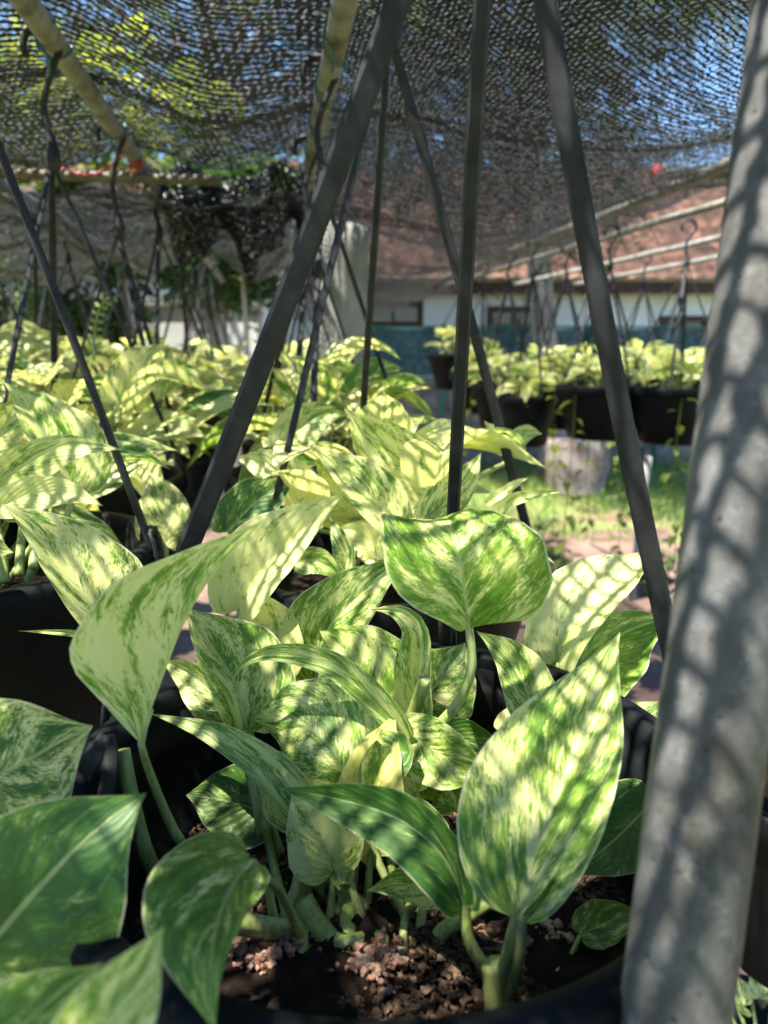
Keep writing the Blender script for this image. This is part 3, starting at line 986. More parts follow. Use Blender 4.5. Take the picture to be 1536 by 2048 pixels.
# ================================================================== PLANT AT THE LOWER LEFT (its pot is outside the picture)
GRP = 'pothos plants in hanging pots'
LC = np.array([-0.285, 0.20, CZ - 0.20])
fl = empty('hanging_plant', LC - np.array([0, 0, POT_H]))
tag(fl, 'dark green marbled pothos crowding the bottom left corner beside the front pot', 'plant', GRP)
pot_parts(fl, LC, .13)
soil_part(fl, LC, .13, .03, 24)
hanger_parts(fl, LC, .13, (95, 215, 335), LC + np.array([0.02, 0, 0.42]), .0048, PIPE_Z - .005)
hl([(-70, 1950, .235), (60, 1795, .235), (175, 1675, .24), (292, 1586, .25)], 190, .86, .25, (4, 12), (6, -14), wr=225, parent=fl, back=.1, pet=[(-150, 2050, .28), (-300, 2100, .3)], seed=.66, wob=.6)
hl([(-90, 1600, .30), (10, 1545, .30), (100, 1495, .302), (186, 1452, .31)], 178, .52, .25, (0, 8), (10, -10), parent=fl, back=.12, pet=[(-180, 1720, .31)], seed=.21, wob=.6)
hl([(140, 2160, .17), (215, 2040, .172), (270, 1950, .178), (328, 1852, .186)], 90, .52, .95, (20, 10), (0, -10), wr=95, parent=fl, seed=.73, wob=.5)
hl([(-110, 2170, .19), (0, 2090, .19), (90, 2010, .195), (205, 1925, .20)], 110, .7, .6, (10, 10), (0, 0), parent=fl, seed=.41, wob=.5)
rgf = np.random.default_rng(77)
for i in range(5):
    random_leaf(fl, LC, .12, rgf, ang=R_(70 + 24 * i), palette=.6, rise=.45)

# red sliver of plastic under the leaf
mb = MB()
mb.ribbon(catmull(px_pts([(318, 2040, .262), (345, 2028, .26), (372, 2018, .262)]), 8), [0, 0, 1], [.001, .002, .003, .003, .003, .0025, .002, .001], .0006)
rt = mb.build('plant_tag', M['red'], None)
tag(rt, 'thin red plastic tag under the hanging leaf at the bottom left', 'tag')

# ================================================================== LEFT NEIGHBOUR POT
NC = np.array([-0.325, 0.565, CZ - 0.152])
nb = empty('hanging_plant', NC - np.array([0, 0, POT_H]))
tag(nb, 'pothos with long cream leaves in the dark pot cut by the left edge', 'plant', GRP)
pot_parts(nb, NC, HR)
soil_part(nb, NC, HR, .03, 24)
hanger_parts(nb, NC, HR, (0, 128, 238), NC + np.array([0.02, 0, 0.40]), .0048, PIPE_Z - .005)
hl([(-70, 1030, .53), (20, 945, .52), (130, 893, .51), (246, 900, .50)], 40, .36, .8, (10, 20), (0, 0), wr=60, parent=nb, pet=[(-40, 1120, .55)], seed=.14, wob=.6)
hl([(150, 985, .56), (115, 905, .56), (65, 830, .56), (8, 765, .56)], 60, .42, .85, (50, 5), (0, -10), wr=95, parent=nb, pet=[(120, 1060, .56), (60, 1150, .56)], seed=.47)
hl([(0, 1015, .50), (60, 990, .50), (130, 985, .495), (206, 1012, .49)], 38, .22, .7, (10, 20), (0, 0), parent=nb, pet=[(-60, 1060, .52)], seed=.28)
hl([(-60, 1085, .46), (-30, 1095, .46), (0, 1100, .46), (28, 1105, .46)], 32, .5, .6, (10, 20), (0, 0), parent=nb, seed=.91)
hl([(-60, 905, .6), (0, 860, .6), (40, 815, .6), (60, 770, .6)], 46, .4, .8, (10, 20), (0, 0), parent=nb, seed=.06)
for pts in ([(38, 1150, .5), (42, 1090, .51), (50, 1030, .52)], [(66, 1135, .5), (72, 1085, .51), (90, 1040, .52)], [(10, 1165, .5), (0, 1085, .51), (-20, 1030, .52)]):
    petiole_tube(px_pts(pts), .0032, .0028).build('stem', M['stem'], nb)
rgn = np.random.default_rng(31)
for i in range(12):
    random_leaf(nb, NC, HR, rgn, ang=R_(90 + 17 * i), palette=.38)
for i in range(5):
    random_leaf(nb, NC, HR, rgn, ang=R_(20 + 20 * i), palette=.4, rise=.8)

# ================================================================== POT BEHIND THE FRONT ONE
BC = np.array([0.005, 0.685, CZ - 0.195])
BR = 0.14
bp = empty('hanging_plant', BC - np.array([0, 0, POT_H]))
tag(bp, 'pale grey-green pothos with long pointed leaves right behind the front plant', 'plant', GRP)
pot_parts(bp, BC, BR)
soil_part(bp, BC, BR, .03, 24)
hanger_parts(bp, BC, BR, (218, 8, 105), BC + np.array([-0.001, -0.02, 0.445]), (.0030, .0046, .0036), PIPE_Z - .005, face=True)
hl([(868, 1005, .64), (838, 955, .635), (775, 895, .63), (690, 816, .62)], 58, .38, .35, (10, 15), (0, 0), wr=66, parent=bp, pet=[(850, 1060, .65)], seed=.53)
hl([(790, 1062, .60), (745, 1000, .60), (690, 950, .60), (620, 892, .60)], 48, .45, .25, (45, 0), (0, 0), wr=66, parent=bp, pet=[(800, 1110, .62)], seed=.17)
hl([(826, 968, .66), (850, 930, .66), (885, 898, .66), (915, 860, .67)], 44, .12, .5, (5, 20), (0, 0), parent=bp, seed=.32)
hl([(845, 1050, .6), (890, 1005, .6), (930, 960, .6), (962, 905, .61)], 42, .45, .3, (10, 30), (0, 0), parent=bp, seed=.74)
hl([(985, 1045, .62), (1020, 1005, .62), (1065, 990, .62), (1124, 984, .62)], 15, .4, .95, (20, 40), (0, 0), parent=bp, seed=.86)
hl([(975, 1005, .64), (1005, 985, .64), (1030, 968, .64), (1058, 955, .65)], 11, .1, .5, (20, 30), (0, 0), parent=bp, seed=.03)
hl([(455, 1065, .62), (500, 1015, .62), (550, 978, .62), (600, 950, .62)], 54, .74, .1, (5, 20), (0, 10), parent=bp, back=.14, seed=.95)
hl([(330, 1092, .66), (328, 1040, .66), (320, 990, .665), (300, 945, .67)], 58, .42, .3, (10, 10), (0, 0), parent=nb, back=.12, pet=[(330, 1150, .66)], seed=.69)
hl([(690, 1155, .56), (690, 1110, .56), (678, 1075, .56), (660, 1035, .57)], 24, .62, .2, (15, 30), (0, 0), parent=bp, seed=.08)
hl([(755, 1108, .58), (735, 1080, .58), (710, 1062, .58), (670, 1058, .58)], 30, .2, .6, (15, 25), (0, 0), parent=bp, seed=.59)
hl([(590, 1128, .55), (620, 1120, .55), (650, 1130, .55), (685, 1160, .55)], 30, .6, .95, (15, 25), (0, 0), parent=bp, seed=.16)
hl([(770, 1120, .57), (800, 1085, .57), (850, 1060, .57), (900, 1050, .575)], 40, .45, .4, (15, 25), (0, 0), parent=bp, seed=.07)
hl([(700, 1010, .68), (690, 960, .68), (665, 920, .68), (620, 880, .69)], 48, .4, .8, (15, 25), (0, 0), parent=bp, seed=.18)
hl([(630, 1000, .70), (580, 960, .70), (530, 930, .70), (470, 915, .71)], 50, .3, .6, (15, 25), (0, 0), parent=bp, seed=.26)
hl([(560, 900, .8), (600, 855, .8), (650, 830, .8), (700, 830, .8)], 46, .5, .8, (15, 25), (0, 0), parent=bp, seed=.45)
# lime shoot leaning out to the right
hl([(1030, 892, .78), (1040, 876, .78), (1058, 866, .78), (1084, 868, .78)], 22, .45, 1.0, (10, 40), (0, 0), parent=bp, pet=[(1018, 920, .78), (990, 936, .77), (900, 990, .74)], petw=12, seed=.12)
hl([(1008, 905, .78), (998, 880, .78), (985, 860, .78), (968, 842, .78)], 20, .3, .7, (10, 20), (0, 0), parent=bp, seed=.2)
rgb = np.random.default_rng(58)
for i in range(16):
    random_leaf(bp, BC, BR, rgb, ang=R_(20 + 22.5 * i), palette=.42, rise=.85)

# ================================================================== THE LEFT BEDS: rows of pots under the pipes
def order(i):
    return ['second', 'third', 'fourth', 'fifth', 'sixth', 'seventh', 'eighth', 'ninth', 'tenth'][i]


def row(k, ys, first_seed, what, h=.165, n0=22, pal=.36, dz=.0):
    for i, y in enumerate(ys):
        rg = np.random.default_rng(first_seed + i)
        c = np.array([pipe_x(k, y) + rg.normal(0, .012), y, CZ - h + rg.normal(0, .012) + dz])
        far = y > 1.1
        make_plant(c, .135 + rg.uniform(-.008, .008), int(n0 if y < 2.2 else n0 * .85), first_seed + i, .38, rg.uniform(0, 120) + np.array([0, 120, 240]), far, PIPE_Z - .005,
                   what(i), GRP, pal, hw=.0045, clip=not far, rise=1.05)


row(-1, [0.95, 1.31, 1.67, 2.03, 2.39, 2.75, 3.1], 100, lambda i: f'bushy cream pothos, {order(i)} pot back in the row starting at the left edge pot', n0=32, pal=.37)
row(0, [1.04, 1.40, 1.78], 140, lambda i: f'hanging pothos in the middle row, {order(i + 1)} pot back, before the concrete post', h=.19, n0=32, pal=.42)
row(-2, [0.78, 1.14, 1.5, 1.86, 2.22, 2.58, 2.94, 3.3], 180, dz=.025, what= lambda i: f'yellowish cream pothos in the second row left of the middle, {["first", "second", "third", "fourth", "fifth", "sixth", "seventh", "eighth"][i]} one back', n0=28, pal=.34)
row(-3, [1.6, 1.96, 2.32, 2.7, 3.1], 220, dz=.035, what= lambda i: f'pale hanging pothos in the outermost row at the far left, {["first", "second", "third", "fourth", "fifth"][i]} one back', n0=22, pal=.33)
row(0, [2.45, 2.85], 260, lambda i: f'hanging pothos half hidden behind the concrete post, {["nearer", "farther"][i]} one', h=.15, n0=22, pal=.32)

# young upright fern-like shoot poking out of the left beds
mb = MB()
sh = catmull(px_pts([(188, 720, 1.1), (190, 660, 1.1), (202, 610, 1.1), (222, 592, 1.1)]), 10)
mb.tube(sh, np.linspace(.0025, .001, 10), 6)
stp = mb
tip = empty('seedling', sh[0])
tag(tip, 'small curled fern shoot standing up above the left beds', 'fern')
stp.build('stem', M['stem'], tip)
fv, ff = [], []
for i in range(2, 10):
    for sg in (-1, 1):
        t = sh[min(i + 1, 9)] - sh[i - 1]
        t /= np.linalg.norm(t)
        sd = np.array([sg * t[2], 0.2, -sg * t[0]])
        b = sh[i]
        n0 = len(fv)
        fv += [b, b + sd * .006 + t * .004, b + sd * .012 + t * .002, b + sd * .006 - t * .003]
        ff.append((n0, n0 + 1, n0 + 2, n0 + 3))
mk('fronds', fv, ff, M['vine'], tip, seed=.8)

# ================================================================== THE HANGING ROWS ON THE RIGHT
def trailing_vine(root, p, length, rg):
    n = 16
    s = np.linspace(0, 1, n)
    pts = np.stack([p[0] + .02 * np.sin(s * 5 + rg.uniform(0, 6)) * s, p[1] + .02 * np.cos(s * 4 + rg.uniform(0, 6)) * s, p[2] - s * length], 1)
    mb = MB()
    mb.tube(pts, .0016, 5)
    o = mb.build('vine', M['vine'], root, seed=.2)
    v, f, sd = [], [], []
    for i in range(1, n, 1):
        for k in range(1 if rg.random() < .6 else 2):
            th = rg.uniform(0, 2 * math.pi)
            d = np.array([math.cos(th), math.sin(th), rg.uniform(-.9, .1)])
            d /= np.linalg.norm(d)
            b = pts[i] + d * .012
            L = rg.uniform(.025, .05)
            vv, fq, _ = blade([b, b + d * L * .5, b + d * L - np.array([0, 0, L * .25])], L * .36, 20, 20, ref=[0, 0, 1], nt=5, ns=2, seed=rg.random())
            f.append(fq + len(v) * len(vv))
            v.append(vv)
            sd.append(np.full(len(vv), rg.random()))
    mk('vine_leaves', np.concatenate(v), np.concatenate(f), M['vine'], o, seed=np.concatenate(sd))


right_spots = [  # pixel x of the pot's middle, pixel y of its rim, distance, rim radius, vines
    (1205, 770, 2.35, .140, 2, 'black hanging pot with lime leaves left of the strap in the right hand row'),
    (1352, 774, 2.25, .140, 2, 'black hanging pot of pale leaves between right strap and steel post'),
    (1122, 764, 2.75, .140, 1, 'black hanging pot just left of the widest pots in the right hand row'),
    (1056, 792, 2.55, .100, 0, 'small low hanging pot tucked before two others in the right hand row'),
    (1010, 768, 2.95, .130, 1, 'hanging pot left of the small low pot in the right hand row'),
    (962, 748, 3.3, .135, 0, 'hanging pot second from the left end of the right hand row'),
    (918, 708, 3.6, .150, 0, 'highest hanging pot, at the left end of the right hand row'),
    (1275, 752, 3.0, .135, 1, 'back line hanging pot seen right behind the right strap'),
    (1170, 746, 3.4, .135, 0, 'hanging pot in the back line behind the lime pot of the right hand row'),
    (1430, 756, 2.9, .135, 1, 'hanging pot in the back line, half hidden by the steel post'),
    (1345, 742, 3.7, .135, 0, 'farthest hanging pot of the back line on the right'),
    (1085, 742, 3.6, .135, 0, 'hanging pot in the back line in front of the pale tree trunk'),
]
for i, (px, py, y, rad, nv, lab) in enumerate(right_spots):
    c = Y(px, py, y)
    rg = np.random.default_rng(400 + i)
    r = make_plant(c, rad, 26, 400 + i, PIPE_Z - c[2] - .10, rg.uniform(0, 90) + np.array([0, 90, 180, 270]), True, PIPE_Z - .005, lab, 'hanging pots in the right hand rows', .36, hw=.0048, size=.8, rise=.75, clip=False)
    for k in range(nv):
        th = rg.uniform(0, 6.28)
        trailing_vine(r, c + np.array([math.cos(th) * rad, math.sin(th) * rad, .01]), rg.uniform(.45, .75), rg)

# small white-green plant and black pot low down behind the post
c = P(1545, 2010, .80)
lo = empty('potted_plant', c)
tag(lo, 'small bushy white and green leaved plant low down at the bottom right corner', 'plant')
rgl = np.random.default_rng(9)
mbp = MB()
mbp.lathe(c - np.array([0, 0, .10]), [(.001, -.10), (.07, -.10), (.10, .03), (.105, .04), (.095, .04), (.09, .02), (.001, .02)], 32)
mbp.build('pot', M['pot'], lo)
for i in range(46):
    th, el = rgl.uniform(0, 6.28), rgl.uniform(-.1, 1.3)
    d = np.array([math.cos(th) * math.cos(el), math.sin(th) * math.cos(el), math.sin(el)])
    b = c - np.array([0, 0, .07]) + d * rgl.uniform(.05, .13)
    v, f, uv = blade([b, b + d * .02, b + d * .04 + np.array([0, 0, -.008])], .014, 20, 20, ref=[0, 0, 1], nt=8, ns=4, seed=rgl.random())
    mk('leaf', v, f, M['leaf'], lo, uv=uv, seed=rgl.random(), color=(.45, .1, 0))
mbs = MB()
for i in range(12):
    th = i * .52
    mbs.tube([c - np.array([0, 0, .09]), c + np.array([math.cos(th) * .05, math.sin(th) * .05, -.02])], .002, 5)
mbs.build('stems', M['stem'], lo)
c2 = P(1640, 1545, .60)
dp = empty('hanging_plant', c2 - np.array([0, 0, POT_H]))
tag(dp, 'black pot half hidden behind the steel post at the right edge', 'plant')
pot_parts(dp, c2, .095)
soil_part(dp, c2, .095, .02, 20)
hanger_parts(dp, c2, .095, (20, 140, 260), c2 + np.array([.06, 0, .42]), .004, PIPE_Z - .005, clip=False)
rgd = np.random.default_rng(15)
for i in range(8):
    random_leaf(dp, c2, .08, rgd, ang=R_(-60 + 18 * i), palette=.5, size=.7, rise=.5)

# ================================================================== STEEL POST IN FRONT
p0, p1 = P(1344, 2060, .212), P(1620, -60, .222)
d = (p1 - p0) / np.linalg.norm(p1 - p0)
k0 = (0.0 - p0[2]) / d[2]
base = p0 + d * k0
mb = MB()
top = p0 + d * ((PIPE_Z + .03 - p0[2]) / d[2])
nn = 60
rg = np.random.default_rng(2)
mb.tube(np.linspace(base, top, nn), .0150 + rg.normal(0, .00006, nn), 40)
o = mb.build('steel_post', M['post'], None, loc=None)
tag(o, 'thick grey galvanised steel post standing close to the camera, spotted with sunlight', 'post')

# ================================================================== OVERHEAD PIPES
def pipe(pts, r, lab, mat='pipe', caps=None):
    mb = MB()
    pts = catmull(pts, 30)
    pts[1:-1, 2] += np.random.default_rng(5).normal(0, .0008, 28)
    mb.tube(pts, r, 18)
    o = mb.build('overhead_pipe', M[mat], None)
    tag(o, lab, 'pipe', 'pipes of the hanging frame')
    return o


def along(k, y0, y1, z=PIPE_Z, dz=0):
    return [np.array([pipe_x(k, y), y, z + dz]) for y in np.linspace(y0, y1, 4)]


pipe(along(0, -.6, 4.3), .0135, 'weathered beige pipe at the middle wound with green wire, above the front pot')
pipe(along(-1, -.6, 4.0), .0135, 'weathered beige pipe at the top left with a green wire knot')
pipe(along(-2, .5, 4.0), .0125, 'thin beige pipe at the left edge, second from the left')
pipe(along(-3, 1.2, 4.0), .0125, 'beige pipe farthest to the left under the torn net')
pr5 = [Y(1500, 307, 1.45), Y(1240, 402, 2.0), Y(990, 490, 3.0), Y(860, 548, 4.2)]
pipe([q * np.array([1, 1, 0]) + np.array([0, 0, PIPE_Z]) for q in pr5], .012, 'grey pipe along the lower right edge of the shade net', 'pipe')
px6 = lambda y: .83 - .205 * (y - 1.84)
pipe([np.array([px6(y), y, PIPE_Z]) for y in (1.2, 2, 3, 4.2)], .010, 'pale pipe on the right, upper one of the three above the right hand pots', 'pipe_pale')
px7 = lambda y: 1.08 - .205 * (y - 2.4)
pipe([np.array([px7(y), y, PIPE_Z - .0]) for y in (1.6, 2.4, 3.2, 4.2)], .010, 'pale pipe on the right, middle one of the three above the right hand pots', 'pipe_pale')
pipe([np.array([px7(y) + .32, y, PIPE_Z - .0]) for y in (2.0, 2.6, 3.3, 4.2)], .010, 'pale pipe on the right, lowest one of the three above the right hand pots', 'pipe_pale')
# cross pipes
zc = PIPE_Z - .027
pipe([np.array([-1.9, 1.50, zc + .03]), np.array([-1.0, 1.47, zc + .006]), np.array([-.30, 1.45, zc - .018])], .0095, 'beige cross pipe on the left tied with red cord under the two long pipes', 'pipe_dark')
e = np.array([Y(1312, 366, 1.62)[0], 1.62, PIPE_Z + .005])
cp = pipe([e, e + np.array([.3, .0, 0]), e + np.array([.9, .02, .0])], .0135, 'short silver cross pipe with a red end at the right behind the steel post', 'post')
mb = MB()
mb.tube([e + np.array([-.006, 0, 0]), e + np.array([.008, 0, 0])], .0155, 16)
mb.build('end_cap', M['red'], cp)

# wire ties
def wire(path_fn, y0, y1, turns, r, lab):
    n = int(turns * 16)
    t = np.linspace(0, 1, n)
    ys = y0 + (y1 - y0) * t
    a = t * turns * 2 * math.pi
    pts = np.stack([path_fn(ys) + r * np.cos(a), ys, PIPE_Z + r * np.sin(a)], 1)
    pts += np.random.default_rng(int(turns * 10)).normal(0, .0006, pts.shape)
    mb = MB()
    mb.tube(pts, .0016, 6)
    for k in range(int(turns)):      # loose twisted tails
        i = min(n - 1, k * 16 + 8)
        b = pts[i]
        mb.tube(catmull([b, b + np.array([.012, 0, -.018]), b + np.array([.008, .01, -.035])], 6), .0015, 6)
    o = mb.build('wire_tie', M['green_wire'], None)
    tag(o, lab, 'wire')


wire(lambda y: pipe_x(0, y), .85, 2.3, 9, .0165, 'green wire wound along the middle overhead pipe')
wire(lambda y: pipe_x(-1, y), .90, 1.0, 1.5, .0168, 'knot of green wire near the near end of the top left pipe')
wire(lambda y: pipe_x(-1, y), 1.24, 1.33, 1.5, .0168, 'second knot of green wire farther along the top left pipe')
wire(lambda y: pipe_x(-2, y), 1.5, 2.6, 4, .0155, 'green wire round the thin pipe at the left edge')
wire(lambda y: px6(y), 2.5, 3.0, 2, .0155, 'green wire and hooks on the pale pipe above the right hand pots')
mb = MB()
kx = P(312, 292, 1.47)
a = np.linspace(0, 5 * math.pi, 50)
mb.tube(np.stack([kx[0] + .012 * np.linspace(-1, 1, 50), 1.455 + .014 * np.cos(a), zc + .004 + .015 * np.sin(a)], 1), .0018, 6)
mb.tube(catmull([np.array([kx[0] - .02, 1.44, zc + .02]), np.array([kx[0] - .07, 1.43, zc - .012]), np.array([kx[0] - .14, 1.44, zc + .004])], 10), .002, 6)
o = mb.build('cord_tie', M['red'], None)
tag(o, 'red cord knotted where the top left pipe crosses the cross pipe', 'cord')

# ================================================================== SHADE NET
NET_A = R_(59)                 # the rows of stitches run this far right of straight ahead


def net_geometry(u0, u1, v0, v1, surf, row=.0084, step=.0023, tie=3, chain_w=.0031, tape_w=.0017, seed=1, jit=.0006, dense=None):
    """knitted shade net: rows of stitches with cross ties between them, staggered from row to row;
    surf(u, v) is the place of the cloth u metres along and v metres across the pipes"""
    rg = np.random.default_rng(seed)
    corners = np.array([[v0 + PDX * u0, u0], [v1 + PDX * u0, u0], [v0 + PDX * u1, u1], [v1 + PDX * u1, u1]])
    rd = np.array([math.sin(NET_A), math.cos(NET_A)])
    pd = np.array([-rd[1], rd[0]])
    cr, cp = corners @ rd, corners @ pd
    rr = np.arange(cr.min(), cr.max(), step)
    pp = np.arange(cp.min(), cp.max(), row)

    def place(Pg, Rg):
        x = Rg * rd[0] + Pg * pd[0]
        y = Rg * rd[1] + Pg * pd[1]
        return surf(y, x - PDX * y), y, x - PDX * y
    Pg, Rg = np.meshgrid(pp, rr, indexing='ij')
    Pg = Pg + .0016 * np.sin(Rg * 11 + Pg * 31) + .0012 * np.sin(Rg * 37 + Pg * 173)
    C, Ug, Vg = place(Pg, Rg)
    ok = (Ug > u0) & (Ug < u1) & (Vg > v0) & (Vg < v1)
    dr = place(Pg, Rg + .001)[0] - C
    dr /= np.linalg.norm(dr, axis=2)[..., None]
    dp = place(Pg + .001, Rg)[0] - C
    dp /= np.linalg.norm(dp, axis=2)[..., None]
    nn = np.cross(dr, dp)
    npn, nr = C.shape[:2]
    C = C + rg.normal(0, jit, C.shape)
    V, Fc = [], []
    w = chain_w * (.38 + .24 * (np.arange(nr) % 2))[None, :, None] * rg.uniform(.85, 1.15, (npn, nr))[..., None] * (1 + .35 * np.sin(Rg * 170 + 2.1 * np.arange(npn)[:, None]) * np.sin(Rg * 61 + 1.3 * np.arange(npn)[:, None]))[..., None]
    if dense is not None:
        w = w * dense(Ug, Vg)[..., None]
    for (a, b) in ((1, .08), (-1, .08), (0, -.22)):
        V.append((C + dp * w * a + nn * w * b).reshape(-1, 3))
    idx = np.arange(npn * nr).reshape(npn, nr)
    n1 = npn * nr
    okf = (ok[:, :-1] & ok[:, 1:]).reshape(-1)
    for k in range(3):
        a, b = k * n1, ((k + 1) % 3) * n1
        Fc.append(np.stack([idx[:, :-1] + a, idx[:, 1:] + a, idx[:, 1:] + b, idx[:, :-1] + b], -1).reshape(-1, 4)[okf])
    off = 3 * n1
    for par in (0, 1):
        sl = slice(par, nr, tie)
        A, B = C[par:-1:2, sl], C[par + 1::2, sl]
        n = min(len(A), len(B))
        A, B = A[:n], B[:n]
        o_ = (ok[par:-1:2, sl][:n] & ok[par + 1::2, sl][:n]).reshape(-1)
        D, Nn = dr[par:-1:2, sl][:n], nn[par:-1:2, sl][:n]
        th = rg.uniform(-.6, .6, A.shape[:2])[..., None]
        wd = (D * np.cos(th) + Nn * np.sin(th)) * tape_w * rg.uniform(.35, .62, A.shape[:2])[..., None]
        if dense is not None:
            wd = wd * np.minimum(dense(Ug[par:-1:2, sl][:n], Vg[par:-1:2, sl][:n]), 1.9)[..., None]
        V += [(A - wd).reshape(-1, 3), (A + wd).reshape(-1, 3), (B + wd).reshape(-1, 3), (B - wd).reshape(-1, 3)]
        ln = A.shape[0] * A.shape[1]
        q = np.arange(ln)
        Fc.append(np.stack([q + off, q + off + ln, q + off + 2 * ln, q + off + 3 * ln], -1)[o_])
        off += 4 * ln
    V, Fc = np.concatenate(V), np.concatenate(Fc)
    used = np.unique(Fc)
    remap = np.zeros(len(V), np.int64)
    remap[used] = np.arange(len(used))
    return V[used], remap[Fc]


def main_net(u, v):
    """u metres along the pipes, v metres across (0 = middle pipe)"""
    y = u
    x = pipe_x(0, y) + v
    k = v / .325
    # sags between the left pipes, one wide belly on the right
    sag = np.where(v < 0, .035 * np.sin(np.pi * np.clip(-v, 0, 9) / .325) ** 2, .085 * np.sin(np.pi * np.clip(v / .86, 0, 1)) ** 1.5)
    sag = sag + .012 * np.sin(u * 7 + v * 3) + .006 * np.sin(u * 17 - v * 9)
    z = PIPE_Z + .020 - sag
    # far end hangs down
    z = z - np.where(v > 0, .20 * np.clip(u - 3.2, 0, 2) ** 2 * np.clip(1 - v / 1.1, 0, 1), .0)
    return np.stack([x, y + 0 * x, z], -1)


v1, f1 = net_geometry(-.9, 4.25, 0.0, .985, main_net, seed=3, dense=lambda u, v: 1 + .38 * np.clip((u - .72) / .25, 0, 1) + .9 * ((u + .10 * v > 1.18) & (u + .10 * v < 1.23)) + .9 * ((u + .10 * v > 1.9) & (u + .10 * v < 2.0)))
o = mk('shade_net', v1, f1, M['net'], None, smooth=False)
tag(o, 'black shade net sagging on the right of the middle pipe, sky and roof showing through', 'net')
v1, f1 = net_geometry(-.9, 1.52, -1.75, .002, main_net, seed=4, row=.0122, step=.0040, chain_w=.0052, tape_w=.0030, dense=lambda u, v: 1 + .38 * np.clip((u - .72) / .25, 0, 1) + .9 * ((u - .35 * v > 1.18) & (u - .35 * v < 1.23)) + .30 * np.exp(-((u - .02) / .13) ** 2 - ((v + .10) / .13) ** 2))  # front stitches thickened out of view to shape the dapples on the post
o = mk('shade_net', v1, f1, M['net'], None, smooth=False)
tag(o, 'black shade net stretched over the pipes at the top left, ending at the cross pipe', 'net')


def far_net(u, v):
    """second piece of net, from the cross pipe back over the left beds"""
    x = pipe_x(0, u) + v
    z = PIPE_Z - .035 - .045 * np.sin(np.pi * v / .33) ** 2 - .02 * np.sin(u * 5 + v * 4) - .018 * np.sin(u * 14 + v * 11) * np.sin(v * 9) - .012 * np.sin(v * 21 + u * 9)
    z = z - .05 * np.clip((u - 2.25) / .37, 0, 1) ** 1.5 * (1 + .9 * np.sin(v * 5))
    return np.stack([x, u + 0 * x, z], -1)


v1, f1 = net_geometry(1.50, 2.62, -1.75, -.02, far_net, seed=5, tape_w=.0030, chain_w=.0043, dense=lambda u, v: 1 + .9 * ((u * 1.3 + .6 * np.sin(v * 5)) % .5 < .13))
o = mk('shade_net', v1, f1, M['net'], None, smooth=False)
tag(o, 'darker slack piece of shade net over the left beds beyond the cross pipe', 'net')


def drape2(u, v):
    """bunched fold: u is how far it hangs (metres), v runs along the cross pipe"""
    x = -.46 + v - PDX * u
    k = np.clip(u / .2, 0, 1)
    y = 1.56 + (.03 * np.sin(x * 38) + .02 * np.sin(x * 71 + u * 20)) * (1 - .3 * k) + .05 * k
    z = zc + .02 - u * (.72 + .2 * np.sin(v * 47) + .12 * np.sin(v * 90 + 1)) + .012 * np.sin(x * 26)
    return np.stack([x, y, z], -1)


v1, f1 = net_geometry(0, .2, 0, .30, drape2, seed=6, row=.007, chain_w=.0052, tape_w=.005, jit=.003)
o = mk('shade_net', v1, f1, M['net'], None, smooth=False)
tag(o, 'crumpled black fold of net hanging from the right end of the cross pipe', 'net')

# ================================================================== YARD
gn = 60
xs = np.concatenate([np.linspace(-90, -12, 14), np.linspace(-11, 11, 45), np.linspace(12, 90, 14)])
ys = np.concatenate([np.linspace(-20, 0, 6), np.linspace(.4, 16, 50), np.linspace(17, 160, 16)])
Xg, Yg = np.meshgrid(xs, ys, indexing='ij')
Zg = .02 * np.sin(Xg * 1.3) * np.cos(Yg * 1.1) + RNG.normal(0, .008, Xg.shape)
Zg = np.where(np.abs(Xg) > 11.5, 0, Zg)
idx = np.arange(Xg.size).reshape(Xg.shape)
o = mk('ground', np.stack([Xg, Yg, Zg], -1).reshape(-1, 3), np.stack([idx[:-1, :-1], idx[1:, :-1], idx[1:, 1:], idx[:-1, 1:]], -1).reshape(-1, 4), M['ground'], None)
tag(o, 'yard ground of red earth and thin grass', 'ground', kind='structure')
# worn red earth path between the beds
v, f = [], []
for i, y in enumerate(np.linspace(.3, 5.0, 24)):
    for j, x in enumerate(np.linspace(0, 1, 8)):
        e0 = -3 + .1 * math.sin(i * 1.7)
        e1 = 2.0 + .16 * math.sin(i * 1.1) + .1 * math.sin(i * 2.9)
        v.append((e0 + (e1 - e0) * x, y + .05 * math.sin(j * 3), .045 + .012 * math.sin(i * 1.3 + j)))
for i in range(23):
    for j in range(7):
        f.append((i * 8 + j, i * 8 + j + 1, i * 8 + j + 9, i * 8 + j + 8))
o = mk('path', v, f, M['path'], None)
tag(o, 'strip of bare reddish earth under the hanging pots', 'path', kind='structure')

rg = np.random.default_rng(12)
nb_ = 52000
gx = rg.uniform(-3.5, 7, nb_)
gy = 4.6 + 6.6 * rg.random(nb_) ** 1.2
patch = np.sin(gx * 1.9 + 1) * np.cos(gy * 1.3) + .6 * np.sin(gx * 4.1 + gy * 3.3)
keep = patch + rg.normal(0, .45, nb_) > -.35
gx, gy = gx[keep], gy[keep]
n = len(gx)
th = rg.uniform(0, 6.28, n)
hh = rg.uniform(.03, .13, n)
ln = rg.normal(0, .04, (n, 2))
b = np.stack([gx, gy, np.full(n, .0)], 1)
sd = np.stack([np.cos(th), np.sin(th), np.zeros(n)], 1) * .006
tp = b + np.stack([ln[:, 0], ln[:, 1], hh + .03], 1)
vv = np.stack([b - sd, b + sd, tp], 1).reshape(-1, 3)
o = mk('grass', vv, np.arange(3 * n).reshape(-1, 3), M['grass'], None, smooth=False, seed=np.repeat(rg.random(n), 3))
tag(o, 'thin sunlit lawn grass between the pots and the fence', 'grass', kind='stuff')

